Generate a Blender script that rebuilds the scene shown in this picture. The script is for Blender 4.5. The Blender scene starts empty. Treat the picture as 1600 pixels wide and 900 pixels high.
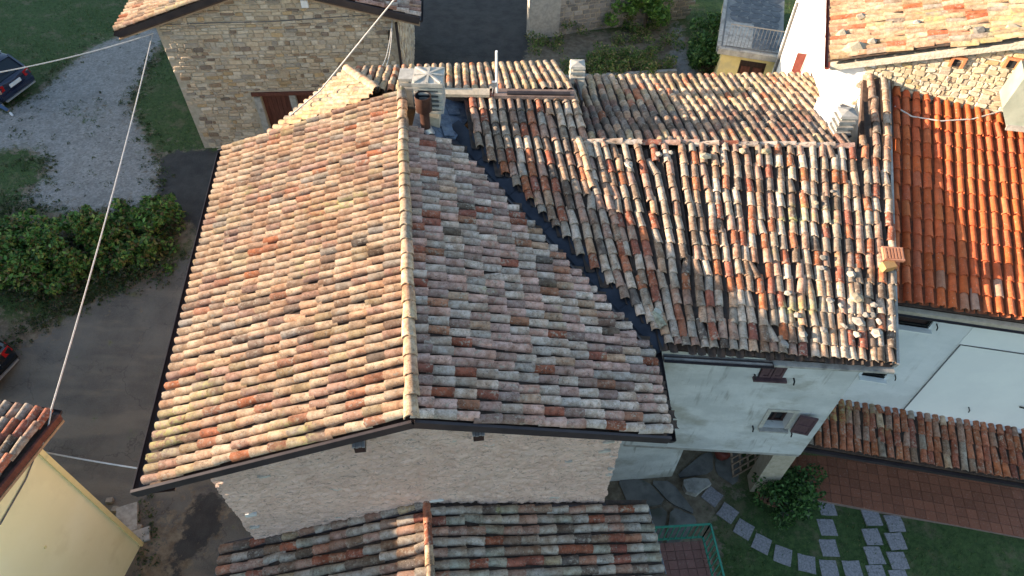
import bpy, bmesh, math, random
import numpy as np
from mathutils import Vector, Matrix, noise as mnoise
random.seed(7); rng = np.random.default_rng(7)
S = bpy.context.scene; COL = S.collection
R_ = math.radians

# ------------------------------------------------------------------ camera
F = 1067.0; TH = R_(49.5); ROLL = R_(1.25); H = 15.0
fw = np.array([0, math.cos(TH), -math.sin(TH)]); r0 = np.array([1., 0, 0]); u0 = np.cross(r0, fw)
CR = r0*math.cos(ROLL)+u0*math.sin(ROLL); CU = -r0*math.sin(ROLL)+u0*math.cos(ROLL)
cd = bpy.data.cameras.new('camera'); cam = bpy.data.objects.new('camera', cd); COL.objects.link(cam)
cd.sensor_width = 36; cd.lens = F/1600*36; cd.clip_end = 2000; cd.clip_start = .1
cam.matrix_world = Matrix(((CR[0], CU[0], -fw[0], 0), (CR[1], CU[1], -fw[1], 0), (CR[2], CU[2], -fw[2], H), (0, 0, 0, 1)))
S.camera = cam
# ------------------------------------------------------------------ light
SUN_EL, SUN_AZ = 11.7, 3.0        # low sun from the left, a touch towards the viewer
sx, sy, sz = -math.cos(R_(SUN_AZ))*math.cos(R_(SUN_EL)), -math.sin(R_(SUN_AZ))*math.cos(R_(SUN_EL)), math.sin(R_(SUN_EL))
W = bpy.data.worlds.new('World'); S.world = W; W.use_nodes = True
wn = W.node_tree; bg = wn.nodes['Background']
sky = wn.nodes.new('ShaderNodeTexSky'); sky.sky_type = 'NISHITA'; sky.sun_disc = False
sky.sun_elevation = R_(SUN_EL); sky.sun_rotation = math.atan2(sx, sy); sky.altitude = 300; sky.dust_density = 1.0; sky.ozone_density = .9
wn.links.new(sky.outputs[0], bg.inputs[0]); bg.inputs[1].default_value = 0.125
sl = bpy.data.lights.new('sun', 'SUN'); sl.energy = 5.0; sl.angle = R_(.5); sl.color = (1, .79, .585)
so = bpy.data.objects.new('sun', sl); COL.objects.link(so)
so.rotation_mode = 'QUATERNION'; so.rotation_quaternion = Vector((sx, sy, sz)).to_track_quat('Z', 'Y')
S.view_settings.view_transform = 'Standard'; S.view_settings.look = 'None'; S.view_settings.exposure = 1.75

# ------------------------------------------------------------------ picking points of the real place
def ray(u, v): return fw + CR*(u-800)/F + CU*(450-v)/F
def at(u, v, z):
    d = ray(u, v); t = (z-H)/d[2]; return np.array([0, 0, H])+t*d
def onplane(u, v, p, n):
    d = ray(u, v); o = np.array([0, 0, H]); t = ((np.array(p)-o)@n)/(d@n); return o+t*d
def proj(P):
    q = np.asarray(P, float)-np.array([0, 0, H]); d = q@fw
    d = np.where(np.abs(d) < 1e-6, 1e-6, d)
    return np.stack([800+F*(q@CR)/d, 450-F*(q@CU)/d], -1), d
def sstep(a, b, x):
    t = np.clip((x-a)/(b-a), 0, 1); return t*t*(3-2*t)
def ground_z(x, y):
    x = np.asarray(x, float); y = np.asarray(y, float)
    z = -2.1*(1-sstep(7.5, 17, y))
    z = z + 13.7*sstep(-34, -62, x)*(1.0-.06*sstep(5, 13, y))
    return z
def ground_at(u, v):
    z = -1.
    for _ in range(30):
        p = at(u, v, z); z = .5*z+.5*float(ground_z(p[0], p[1]))
    return at(u, v, z)
def unit(v): v = np.asarray(v, float); return v/np.linalg.norm(v)

# ------------------------------------------------------------------ materials
def nt(name):
    m = bpy.data.materials.new(name); m.use_nodes = True
    t = m.node_tree; b = t.nodes['Principled BSDF']; b.inputs['Roughness'].default_value = .85
    b.inputs['Specular IOR Level'].default_value = .3
    return m, t, b
class NB:
    def __init__(s, t): s.t = t; s.pos = t.nodes.new('ShaderNodeNewGeometry').outputs['Position']
    def noise(s, sc, det=4, vec=None, rough=.6, out='Fac', dist=0):
        n = s.t.nodes.new('ShaderNodeTexNoise'); n.inputs['Scale'].default_value = sc; n.inputs['Detail'].default_value = det
        n.inputs['Roughness'].default_value = rough; n.inputs['Distortion'].default_value = dist
        s.t.links.new(vec or s.pos, n.inputs['Vector']); return n.outputs[out]
    def voro(s, sc, vec=None, feat='F1', out='Distance'):
        n = s.t.nodes.new('ShaderNodeTexVoronoi'); n.feature = feat; n.inputs['Scale'].default_value = sc
        s.t.links.new(vec or s.pos, n.inputs['Vector']); return n.outputs[out]
    def stretch(s, x, y, z):
        n = s.t.nodes.new('ShaderNodeVectorMath'); n.operation = 'MULTIPLY'; s.t.links.new(s.pos, n.inputs[0]); n.inputs[1].default_value = (x, y, z); return n.outputs[0]
    def map(s, f, a, b, lo=0, hi=1):
        n = s.t.nodes.new('ShaderNodeMapRange'); n.interpolation_type = 'SMOOTHSTEP'
        s.t.links.new(f, n.inputs[0])
        for i, v in enumerate((a, b, lo, hi)): n.inputs[i+1].default_value = v
        return n.outputs[0]
    def mix(s, f, a, b, mode='MIX'):
        n = s.t.nodes.new('ShaderNodeMix'); n.data_type = 'RGBA'; n.blend_type = mode
        for inp, v in ((n.inputs[0], f), (n.inputs[6], a), (n.inputs[7], b)):
            if isinstance(v, (int, float)): inp.default_value = v
            elif isinstance(v, tuple): inp.default_value = (*v, 1) if len(v) == 3 else v
            else: s.t.links.new(v, inp)
        return n.outputs[2]
    def math(s, op, a, b):
        n = s.t.nodes.new('ShaderNodeMath'); n.operation = op
        for i, v in enumerate((a, b)):
            if isinstance(v, (int, float)): n.inputs[i].default_value = v
            else: s.t.links.new(v, n.inputs[i])
        return n.outputs[0]
    def bump(s, h, strength, dist, b):
        n = s.t.nodes.new('ShaderNodeBump'); n.inputs['Strength'].default_value = strength; n.inputs['Distance'].default_value = dist
        s.t.links.new(h, n.inputs['Height']); s.t.links.new(n.outputs[0], b.inputs['Normal'])
    def tint(s, obj):
        if obj:
            return s.t.nodes.new('ShaderNodeObjectInfo').outputs['Color']
        n = s.t.nodes.new('ShaderNodeAttribute'); n.attribute_name = 'tint'; return n.outputs['Color']

def tile_mat(name, obj, lichen=.5, soot=.5, moss=.3, mott=.8):
    m, t, b = nt(name); k = NB(t); c = k.tint(obj)
    c = k.mix(k.map(k.noise(8, 6, rough=.7), .38, .64, 0, mott), c, (.52, .45, .39), 'MULTIPLY')
    c = k.mix(k.map(k.noise(2.6, 3), .42, .66, 0, mott*.65), c, (1.0, .85, .73), 'MULTIPLY')
    fine = k.math('MULTIPLY', k.map(k.noise(46, 5, rough=.8), .50, .64), k.map(k.noise(5.5, 3), .42, .60, .1, .9))
    c = k.mix(k.math('MULTIPLY', fine, mott), c, (.15, .115, .085))
    grey = k.math('MULTIPLY', k.map(k.noise(14, 6, rough=.7), .58-.10*lichen, .68-.08*lichen, 0, .85), k.map(k.noise(3.3, 2), .40, .62, .15, 1))
    c = k.mix(grey, c, (.40, .345, .265))
    pale = k.map(k.noise(31, 3), .62-.04*lichen, .72, 0, .8)
    pm = k.math('MULTIPLY', pale, k.map(k.noise(2.3, 2), .4, .6))
    c = k.mix(pm, c, (.50, .47, .40))
    dk = k.math('MULTIPLY', k.map(k.noise(22, 5, rough=.75), .56-.05*soot, .70), k.map(k.noise(4.0, 3), .62-.25*soot, .75-.2*soot))
    c = k.mix(k.math('MULTIPLY', dk, .85), c, (.055, .045, .038))
    c = k.mix(k.map(k.noise(1.3, 5, rough=.7), .46, .66, 0, mott*.8), c, (.66, .60, .55), 'MULTIPLY')
    ms = k.math('MULTIPLY', k.map(k.noise(.62, 3), .64-.12*moss, .76-.1*moss), k.map(k.noise(13, 4), .42, .6))
    c = k.mix(k.math('MULTIPLY', ms, .7), c, (.42, .39, .15))
    spk = k.map(k.voro(70), .10, .22, 1, 0)
    c = k.mix(k.math('MULTIPLY', spk, k.map(k.noise(5, 2), .5, .65, 0, .7)), c, (.05, .04, .035))
    t.links.new(c, b.inputs['Base Color'])
    k.bump(k.noise(55, 5), .55, .012, b); b.inputs['Roughness'].default_value = .9
    return m
TM, TMS = tile_mat('fired_clay', True, .6, .75, .72), tile_mat('fired_clay_joined', False, .6, .75, .72)
TMN, TMNS = tile_mat('new_clay', True, -.3, -.2, -.6, .45), tile_mat('new_clay_joined', False, -.3, -.2, -.6, .45)
TMG, TMGS = tile_mat('old_clay', True, .75, .95, .1, .8), tile_mat('old_clay_joined', False, .75, .95, .1, .8)

def simple(name, c1, c2, sc=6, rough=.85, bump=.3, bsc=40, bd=.01, c3=None, sc3=1.2, metal=0, vec=None):
    m, t, b = nt(name); k = NB(t)
    v = k.stretch(*vec) if vec else None
    c = k.mix(k.map(k.noise(sc, 5, v), .32, .68), c1, c2)
    if c3: c = k.mix(k.map(k.noise(sc3, 4, v), .5, .68, 0, .85), c, c3)
    t.links.new(c, b.inputs['Base Color']); b.inputs['Roughness'].default_value = rough; b.inputs['Metallic'].default_value = metal
    if bump: k.bump(k.noise(bsc, 5), bump, bd, b)
    return m
def tinted(name, obj=True, rough=.85, bump=.5, bsc=30, bd=.02, var=.5, dark=(.6, .55, .5)):
    m, t, b = nt(name); k = NB(t); c = k.tint(obj)
    c = k.mix(k.map(k.noise(12, 5), .3, .7, 0, var), c, dark, 'MULTIPLY')
    c = k.mix(k.map(k.noise(27, 4), .55, .75, 0, .35), c, (.5, .47, .42))
    t.links.new(c, b.inputs['Base Color']); b.inputs['Roughness'].default_value = rough
    if bump: k.bump(k.noise(bsc, 5), bump, bd, b)
    return m
M = {}
M['stone'], M['stone_s'] = tinted('field_stone'), tinted('field_stone_joined', False)
M['mortar'] = simple('lime_mortar', (.40, .34, .25), (.50, .43, .33), 8, bump=.6, bsc=25, bd=.02)
M['mortar_pale'] = simple('pale_mortar', (.42, .37, .29), (.55, .50, .42), 8, bump=.7, bsc=25, bd=.03)
M['deck'] = simple('roof_underlay', (.07, .045, .035), (.12, .08, .06), 10)
M['channel'] = simple('channel_clay', (.045, .032, .025), (.09, .06, .045), 9, c3=(.05, .045, .04), sc3=6)  # soiled clay, darkened further so crevice shade between rows sits in its colour
M['channel_new'] = simple('new_channel_clay', (.22, .07, .03), (.32, .10, .045), 9, c3=(.10, .05, .035), sc3=6)
M['brown_metal'] = simple('brown_gutter_metal', (.035, .028, .03), (.05, .04, .04), 3, rough=.4, bump=0)
M['valley'] = simple('dark_valley_sheet', (.028, .032, .042), (.05, .055, .068), 2.5, rough=.34, bump=.15, bsc=3, bd=.02, metal=.5)
M['flue'] = simple('brown_flue_metal', (.055, .028, .021), (.075, .038, .028), 8, rough=.35, bump=0)
M['ridge_brown'] = simple('brown_ridge_board', (.16, .11, .09), (.26, .19, .16), 6, bump=.2)
M['black'] = simple('black_iron', (.012, .012, .013), (.02, .02, .02), 9, rough=.6, bump=0)
M['membrane'] = simple('bitumen_membrane', (.055, .07, .10), (.13, .16, .21), 7, rough=.5, bump=.6, bsc=9, bd=.03, c3=(.16, .18, .20), sc3=5)
M['concrete'] = simple('grey_concrete', (.30, .29, .26), (.42, .40, .36), 7, bump=.4, c3=(.20, .19, .17), sc3=3)
M['concrete_pale'] = simple('pale_concrete', (.38, .355, .305), (.50, .475, .415), 9, bump=.4, c3=(.33, .32, .29), sc3=4)
M['white_plaster'] = simple('white_plaster', (.74, .73, .70), (.82, .81, .78), 3, bump=.25, bsc=20)
def stained(name, c1, c2, c3, c4):
    m, t, b = nt(name); k = NB(t)
    c = k.mix(k.map(k.noise(1.6, 6, k.stretch(.8, 1, 1.4)), .35, .65), c1, c2)
    c = k.mix(k.map(k.noise(.75, 6, k.stretch(.8, 1, 1.2), rough=.65), .50, .66, 0, .9), c, c3)
    c = k.mix(k.math('MULTIPLY', k.map(k.noise(5, 5, k.stretch(1.5, 1.5, .18)), .54, .68), k.map(k.noise(.9, 3), .42, .6, 0, .65)), c, c4)
    c = k.mix(k.math('MULTIPLY', k.map(k.noise(3.4, 7, k.stretch(.7, 1, 2.2), rough=.8, dist=1.5), .60, .68), .45), c, c4)
    t.links.new(c, b.inputs['Base Color']); k.bump(k.noise(12, 6), .5, .02, b); return m
M['blue_plaster'] = stained('weathered_white_plaster', (.50, .51, .49), (.62, .625, .60), (.36, .35, .30), (.25, .24, .21))
M['blue_plaster_old'] = simple('weathered_white_plaster', (.50, .53, .53), (.62, .64, .63), 2.2, bump=.3, bsc=14, c3=(.36, .36, .32), sc3=1.0, vec=(.8, 1, 1.3))
M['pale_render'] = stained('smooth_white_render', (.66, .68, .67), (.74, .75, .74), (.60, .615, .60), (.52, .52, .49))
M['pale_render_2'] = simple('smooth_cream_render', (.78, .79, .76), (.83, .84, .80), 1.2, bump=.08, bsc=25)
M['yellow'] = simple('pale_yellow_render', (.86, .78, .46), (.90, .83, .53), .5, bump=.12, bsc=60, bd=.004, c3=(.80, .72, .42), sc3=1.1)
M['yellow_d'] = simple('yellow_corner_band', (.72, .61, .29), (.78, .67, .34), 3, bump=.05)
M['yellow_old'] = simple('old_yellow_render', (.72, .58, .25), (.80, .65, .30), 3, bump=.2, c3=(.60, .50, .26), sc3=2)
M['wood_brown'] = simple('brown_wood', (.10, .035, .025), (.15, .055, .038), 14, rough=.6, bump=.3, bsc=30, vec=(1, 1, .2))
M['wood_dark'] = simple('dark_brown_wood', (.030, .016, .014), (.05, .026, .022), 14, rough=.5, bump=.2, vec=(1, 1, .2))
M['shutter'] = simple('aubergine_shutter_wood', (.085, .05, .055), (.12, .07, .075), 14, rough=.55, bump=.2, vec=(1, 1, .2))
M['trellis'] = simple('weathered_trellis_wood', (.20, .14, .10), (.30, .22, .16), 16, bump=.3)
M['soffit'] = simple('timber_soffit', (.30, .20, .12), (.38, .26, .16), 14, bump=.2, vec=(.2, 1, 1))
M['dark_in'] = simple('dark_interior', (.02, .02, .022), (.03, .03, .032), 5, bump=0)
M['white_paint'] = simple('white_paint', (.74, .75, .74), (.8, .81, .8), 9, rough=.5, bump=0)
M['grey_paint'] = simple('grey_paint', (.10, .10, .098), (.14, .14, .135), 9, rough=.5, bump=0)
M['green_paint'] = simple('green_railing_paint', (.035, .21, .14), (.05, .26, .18), 9, rough=.45, bump=0)
M['red_gutter'] = simple('rust_red_gutter', (.15, .035, .025), (.2, .05, .035), 9, rough=.5, bump=0)
M['galv'] = simple('galvanised_metal', (.42, .43, .44), (.52, .53, .54), 9, rough=.35, bump=0, metal=.6)
M['cable'] = simple('pale_cable', (.50, .48, .44), (.58, .56, .52), 9, rough=.6, bump=0)
M['cable_dark'] = simple('dark_cable', (.10, .10, .10), (.14, .14, .14), 9, rough=.6, bump=0)
M['slate'] = simple('dark_flagstone', (.075, .085, .095), (.13, .14, .15), 4, rough=.7, bump=.4, bsc=12, bd=.02)
M['slate_j'] = simple('flagstone_joint', (.19, .19, .18), (.25, .25, .24), 9)
M['pebble_slab'] = simple('washed_pebble_concrete', (.20, .19, .20), (.34, .32, .33), 22, bump=.5, bsc=60)
M['pav'] = simple('old_dark_paving', (.12, .12, .112), (.20, .195, .18), 3, bump=.5, bsc=12, c3=(.06, .065, .05), sc3=1.5)
M['terra'], _ = tinted('terracotta_floor', True, .7, .15, 30, .004, .35), 0
M['joint'] = simple('floor_joint', (.20, .14, .12), (.25, .18, .15), 9)
M['brick'] = tinted('orange_brick', True, .85, .3, 40, .006, .35)
M['tarp'] = simple('grey_green_sheet', (.24, .27, .22), (.32, .35, .29), 2, rough=.5, bump=.2, bsc=4, bd=.05)
M['bark'] = simple('bark', (.10, .075, .05), (.17, .13, .09), 15, bump=.6)

def plaster_a():
    m, t, b = nt('rough_pink_plaster'); k = NB(t)
    c = k.mix(k.map(k.noise(2.2, 5), .3, .7), (.68, .47, .37), (.80, .58, .465))
    c = k.mix(k.map(k.noise(1.1, 4, k.stretch(.6, 1, 1.6)), .5, .72, 0, .6), c, (.62, .455, .37))
    c = k.mix(k.map(k.noise(3.4, 4, k.stretch(.45, 1, 2.4)), .68, .72, 0, .9), c, (.56, .56, .50))
    ck = k.math('MULTIPLY', k.map(k.noise(7, 4, k.stretch(.5, 1, 2.2), dist=1.2), .63, .68), k.map(k.noise(1.3, 2), .45, .6))
    c = k.mix(k.math('MULTIPLY', ck, .7), c, (.20, .17, .145))
    t.links.new(c, b.inputs['Base Color'])
    pit = k.map(k.noise(13, 6, k.stretch(.6, .6, 1.5), rough=.75, dist=1.0), .54, .62, 0, .75)
    c = k.mix(pit, c, (.27, .21, .17)); lt = k.map(k.noise(17, 5, k.stretch(.7, .7, 1.6)), .56, .68, 0, .5); c = k.mix(lt, c, (.72, .58, .48)); t.links.new(c, b.inputs['Base Color'])
    h = k.math('ADD', k.noise(9, 6, k.stretch(.6, .6, 1.2), dist=.8), k.math('MULTIPLY', k.noise(34, 4), .5))
    k.bump(h, 1.0, .07, b); return m
M['plaster_a'] = plaster_a()

def leaf_mat(name):
    m, t, b = nt(name); k = NB(t); c = k.tint(False)
    t.links.new(c, b.inputs['Base Color']); b.inputs['Roughness'].default_value = .55
    b.inputs['Transmission Weight'].default_value = 0
    tr = t.nodes.new('ShaderNodeBsdfTranslucent'); ms = t.nodes.new('ShaderNodeMixShader'); ms.inputs[0].default_value = .25
    t.links.new(c, tr.inputs[0]); t.links.new(b.outputs[0], ms.inputs[1]); t.links.new(tr.outputs[0], ms.inputs[2])
    t.links.new(ms.outputs[0], t.nodes['Material Output'].inputs[0]); return m
M['leaf'] = leaf_mat('leaves')

def ground_mat():
    m, t, b = nt('ground_cover'); k = NB(t)
    def att(n, o):
        a = t.nodes.new('ShaderNodeAttribute'); a.attribute_name = n
        s = t.nodes.new('ShaderNodeSeparateColor'); t.links.new(a.outputs['Color'], s.inputs[0]); return s.outputs[o]
    def w(n, o):
        return k.map(k.math('ADD', att(n, o), k.math('MULTIPLY', k.math('SUBTRACT', k.noise(2.2, 8, rough=.78), .5), 3.2)), .34, .66)
    dirt = k.mix(k.map(k.noise(5, 6), .3, .7), (.13, .10, .068), (.24, .20, .14))
    peb = k.voro(17, out='Color'); sc = t.nodes.new('ShaderNodeSeparateColor'); t.links.new(peb, sc.inputs[0])
    grav = k.mix(sc.outputs[0], (.21, .20, .185), (.345, .33, .305))
    grav = k.mix(k.map(k.noise(2.0, 5), .42, .7, 0, .55), grav, (.19, .18, .165))
    grav = k.mix(k.map(k.noise(4.5, 5), .62, .70, 0, .85), grav, (.055, .06, .04))
    asp = k.mix(k.map(k.noise(.9, 5), .3, .7), (.100, .092, .078), (.160, .148, .125))
    asp = k.mix(k.map(k.noise(1.7, 5, k.stretch(.35, 1.2, 1)), .52, .72, 0, .6), asp, (.215, .18, .135))
    asp = k.mix(k.map(k.noise(40, 3), .45, .75, 0, .5), asp, (.17, .165, .155))
    cw = k.t.nodes.new('ShaderNodeVectorMath'); cw.operation = 'ADD'; k.t.links.new(k.pos, cw.inputs[0])
    cs_ = k.t.nodes.new('ShaderNodeVectorMath'); cs_.operation = 'SCALE'; k.t.links.new(k.noise(1.5, 4, out='Color'), cs_.inputs[0]); cs_.inputs['Scale'].default_value = 1.2; k.t.links.new(cs_.outputs[0], cw.inputs[1])
    ck = k.math('MULTIPLY', k.map(k.voro(.55, cw.outputs[0], 'DISTANCE_TO_EDGE'), .004, .016, 1, 0), k.map(k.noise(.5, 3), .42, .55))
    asp = k.mix(k.math('MULTIPLY', ck, .4), asp, (.04, .037, .033))
    asp = k.mix(k.map(k.noise(.45, 3, k.stretch(.25, 1.6, 1)), .56, .66, 0, .45), asp, (.24, .21, .165))
    new = k.mix(k.map(k.noise(2, 5), .3, .7), (.040, .038, .036), (.064, .061, .056))
    new = k.mix(k.map(k.noise(60, 2), .62, .7, 0, .4), new, (.13, .13, .13))
    gr = k.mix(k.map(k.noise(7, 6, rough=.75), .3, .7), (.028, .055, .016), (.07, .115, .034))
    gr = k.mix(k.map(k.noise(1.1, 7, rough=.75), .50, .66, 0, .75), gr, (.15, .13, .075))
    con = k.mix(k.map(k.noise(3, 5), .3, .7), (.20, .20, .19), (.29, .28, .26))
    c = dirt
    for f, x in ((w('gk', 0), grav), (w('gk', 1), asp), (w('gk2', 0), con), (w('gk', 2), gr)):
        c = k.mix(f, c, x)
    c = k.mix(k.map(k.math('ADD', att('gk2', 1), k.math('MULTIPLY', k.math('SUBTRACT', k.noise(2.0, 7, rough=.75), .5), 1.6)), .38, .60), c, new)
    t.links.new(c, b.inputs['Base Color']); b.inputs['Roughness'].default_value = .92
    k.bump(k.math('ADD', k.noise(26, 5), k.math('MULTIPLY', k.noise(3, 4), 2.0)), .5, .05, b); return m
M['ground'] = ground_mat()

# ------------------------------------------------------------------ mesh helpers
class MB:
    def __init__(s): s.v = []; s.f = []; s.c = []; s.sm = []
    def add(s, vs, fs, col=None, smooth=False):
        o = len(s.v); s.v += [tuple(map(float, p)) for p in vs]
        for f in fs: s.f.append([i+o for i in f]); s.c.append(col); s.sm.append(smooth)
        return s
    def hexa(s, p, **k):   # 8 corners: 4 bottom ring, 4 top ring
        return s.add(p, [(3, 2, 1, 0), (4, 5, 6, 7), (0, 1, 5, 4), (1, 2, 6, 5), (2, 3, 7, 6), (3, 0, 4, 7)], **k)
    def box(s, c, d, ax=(1, 0, 0), ay=None, az=(0, 0, 1), **k):
        ax = unit(ax); az = unit(az); ay = np.cross(az, ax) if ay is None else unit(ay); c = np.asarray(c, float)
        h = np.array(d)/2
        P = [c+ax*a*h[0]+ay*b*h[1]+az*e*h[2] for e in (-1, 1) for a, b in ((-1, -1), (1, -1), (1, 1), (-1, 1))]
        return s.hexa(P, **k)
    def beam(s, p, q, w, h, up=(0, 0, 1), **k):
        p = np.asarray(p, float); q = np.asarray(q, float); d = q-p
        up = np.asarray(up, float); ax = unit(d); ay = unit(np.cross(up, ax)); az = np.cross(ax, ay)
        return s.box((p+q)/2, (np.linalg.norm(d), w, h), ax, ay, az, **k)
    def tube(s, pts, r, n=8, caps=True, **k):
        pts = [np.asarray(p, float) for p in pts]; rr = r if hasattr(r, '__len__') else [r]*len(pts)
        V = []; prev = None
        for i, p in enumerate(pts):
            d = unit(pts[min(i+1, len(pts)-1)]-pts[max(i-1, 0)])
            a = np.cross(d, [0, 0, 1]) if abs(d[2]) < .95 else np.cross(d, [1, 0, 0])
            if prev is not None: a = prev-d*(prev@d)
            a = unit(a); prev = a; b = np.cross(d, a)
            V += [p+rr[i]*(a*math.cos(2*math.pi*j/n)+b*math.sin(2*math.pi*j/n)) for j in range(n)]
        Fs = [(i*n+j, i*n+(j+1) % n, (i+1)*n+(j+1) % n, (i+1)*n+j) for i in range(len(pts)-1) for j in range(n)]
        k.setdefault('smooth', True); s.add(V, Fs, **k)
        if caps:
            k['smooth'] = False
            m = len(pts)
            s.add(V[:n], [tuple(range(n))[::-1]], **k); s.add(V[(m-1)*n:], [tuple(range(n))], **k)
        return s
    def prism(s, poly, n, th, **k):   # 3d planar polygon extruded by -n*th
        poly = [np.asarray(p, float) for p in poly]; N = len(poly); n = np.asarray(n, float)
        V = poly+[p-n*th for p in poly]
        s.add(V, [tuple(range(N)), tuple(range(2*N-1, N-1, -1))]+[(i, i+N, (i+1) % N+N, (i+1) % N) for i in range(N)], **k)
        return s
    def mesh(s, name, mat):
        me = bpy.data.meshes.new(name); me.from_pydata(s.v, [], s.f); me.materials.append(mat)
        if any(s.sm): me.polygons.foreach_set('use_smooth', s.sm)
        if any(c is not None for c in s.c):
            a = me.color_attributes.new('tint', 'FLOAT_COLOR', 'CORNER')
            arr = []
            for p, c in zip(me.polygons, s.c):
                arr += [(*c, 1)]*p.loop_total
            a.data.foreach_set('color', np.array(arr, dtype=np.float32).ravel())
        me.update(); return me
    def obj(s, name, mat, parent=None, kind=None, fix=True):
        me = s.mesh(name, mat)
        if fix:
            bm = bmesh.new(); bm.from_mesh(me); bmesh.ops.recalc_face_normals(bm, faces=bm.faces); bm.to_mesh(me); bm.free()
        return link(name, me, parent, kind)
def link(name, me, parent=None, kind=None, mw=None):
    o = bpy.data.objects.new(name, me); COL.objects.link(o)
    if parent is not None:
        o.parent = parent
        if parent.type == 'EMPTY': o.matrix_parent_inverse = Matrix.Translation(-Vector(parent.location))
        elif 'org' in parent: o.matrix_parent_inverse = Matrix.Translation(-Vector(parent['org']))
    if mw is not None: o.matrix_basis = mw
    if kind: o['kind'] = kind
    return o
def tag(o, label, cat, group=None):
    o['label'] = label; o['category'] = cat
    if group: o['group'] = group
    return o
def thing(name, loc, label, cat, group=None):
    o = bpy.data.objects.new(name, None); COL.objects.link(o); o.location = tuple(map(float, loc)); o.empty_display_size = .2
    return tag(o, label, cat, group)

# ------------------------------------------------------------------ tiles
def tile_mesh_data(kind, L=.45, r0=.087, r1=.072, th=.016, seed=0, n=7):
    rg = random.Random(seed); V = []; Fc = []; sm = []
    def ring(y, r, z0, jag=0):
        out = []
        for i in range(n+1):
            a = math.pi*(i/n)
            out.append((-r*math.cos(a), y+(rg.uniform(-jag, jag) if jag else 0), z0+r*.98*math.sin(a)))
        return out
    jag = {'plain': .004, 'worn': .012, 'broken': .045}[kind]
    o0 = ring(0, r0, .030, jag); rg2 = rg.uniform(-.004, .004)
    o1 = ring(L, r1, .004)
    i0 = [(x*(r0-th)/r0, y, .026+(z-.03)*(r0-th)/r0) for x, y, z in o0]
    i1 = [(x*(r1-th)/r1, L*.45, z*(r1-th)/r1) for x, y, z in o1]
    V += o0+o1; Fc += [(i, i+1, n+1+i+1, n+1+i) for i in range(n)]; sm += [True]*n
    b = len(V); V += o0+i0; Fc += [(b+i+1, b+i, b+n+1+i, b+n+1+i+1) for i in range(n)]; sm += [False]*n
    b = len(V); V += i0+i1; Fc += [(b+i+1, b+i, b+n+1+i, b+n+1+i+1) for i in range(n)]; sm += [True]*n
    return V, Fc, sm
TILE_KINDS = ['plain', 'plain', 'worn', 'worn', 'worn', 'broken']
TDATA = [tile_mesh_data(k, seed=11+i) for i, k in enumerate(TILE_KINDS)]
def tile_meshes(mat, name='roof_tile'):
    out = []
    for V, Fc, sm in TDATA:
        me = bpy.data.meshes.new(name); me.from_pydata(V, [], Fc); me.materials.append(mat); me.polygons.foreach_set('use_smooth', sm); out.append(me)
    return out
TME = {'old': tile_meshes(TM), 'new': tile_meshes(TMN), 'grey': tile_meshes(TMG)}
TSM = {'old': TMS, 'new': TMNS, 'grey': TMGS}
CREAM, PEACH, PINK, TERRA, ORANGE, BROWN, GREY, DARK, OCHRE, RED = (.56, .415, .28), (.53, .345, .225), (.43, .27, .20), (.42, .20, .12), (.45, .165, .08), (.30, .205, .145), (.36, .305, .245), (.15, .115, .09), (.44, .335, .20), (.33, .11, .065)
PALS = {
 'warm': [(CREAM, 40), (PEACH, 30), (PINK, 11), (TERRA, 4), (ORANGE, 1.6), (BROWN, 9), (GREY, 4), (OCHRE, 4), (DARK, .6)],
 'pale': [((.66, .53, .43), 26), ((.60, .385, .31), 34), ((.52, .44, .37), 16), (TERRA, 4), (RED, 8), ((.34, .23, .19), 16), (PEACH, 5), (DARK, 2)],
 'mixed': [((.58, .47, .37), 24), (PINK, 16), (GREY, 18), (BROWN, 15), (ORANGE, 7), (RED, 9), (PEACH, 8), (DARK, 7)],
 'white': [(CREAM, 40), (PEACH, 10), (OCHRE, 8), (GREY, 10)],
 'orange': [((.56, .135, .047), 50), ((.54, .122, .043), 35), ((.58, .165, .062), 22), ((.46, .13, .055), 4)],
 'canopy': [(RED, 24), ((.47, .17, .09), 26), (ORANGE, 20), (PINK, 12), (GREY, 8), (BROWN, 6), (CREAM, 4)],
 'straw': [(CREAM, 26), (PEACH, 16), (OCHRE, 20), (GREY, 12), (TERRA, 7), (ORANGE, 6)],
  'maroon': [(RED, 26), (GREY, 20), (PINK, 14), (BROWN, 14), (DARK, 8), (TERRA, 6)],
 'lichen': [((.46, .41, .34), 34), (BROWN, 12), (PINK, 14), (RED, 7), (TERRA, 6), ((.36, .345, .27), 10), (DARK, 6), (OCHRE, 4)],
}
def pick(pal):
    P = PALS[pal]; c = random.choices([p[0] for p in P], [p[1] for p in P])[0]; f = random.uniform(.80, 1.18); g = random.uniform(-.02, .02)
    return tuple(max(.02, min(.85, x*f+g*(.5-i*.5))) for i, x in enumerate(c))
def inpoly(x, y, poly):
    c = False; j = len(poly)-1
    for i in range(len(poly)):
        xi, yi = poly[i]; xj, yj = poly[j]
        if (yi > y) != (yj > y) and x < (xj-xi)*(y-yi)/(yj-yi+1e-12)+xi: c = not c
        j = i
    return c
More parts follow.
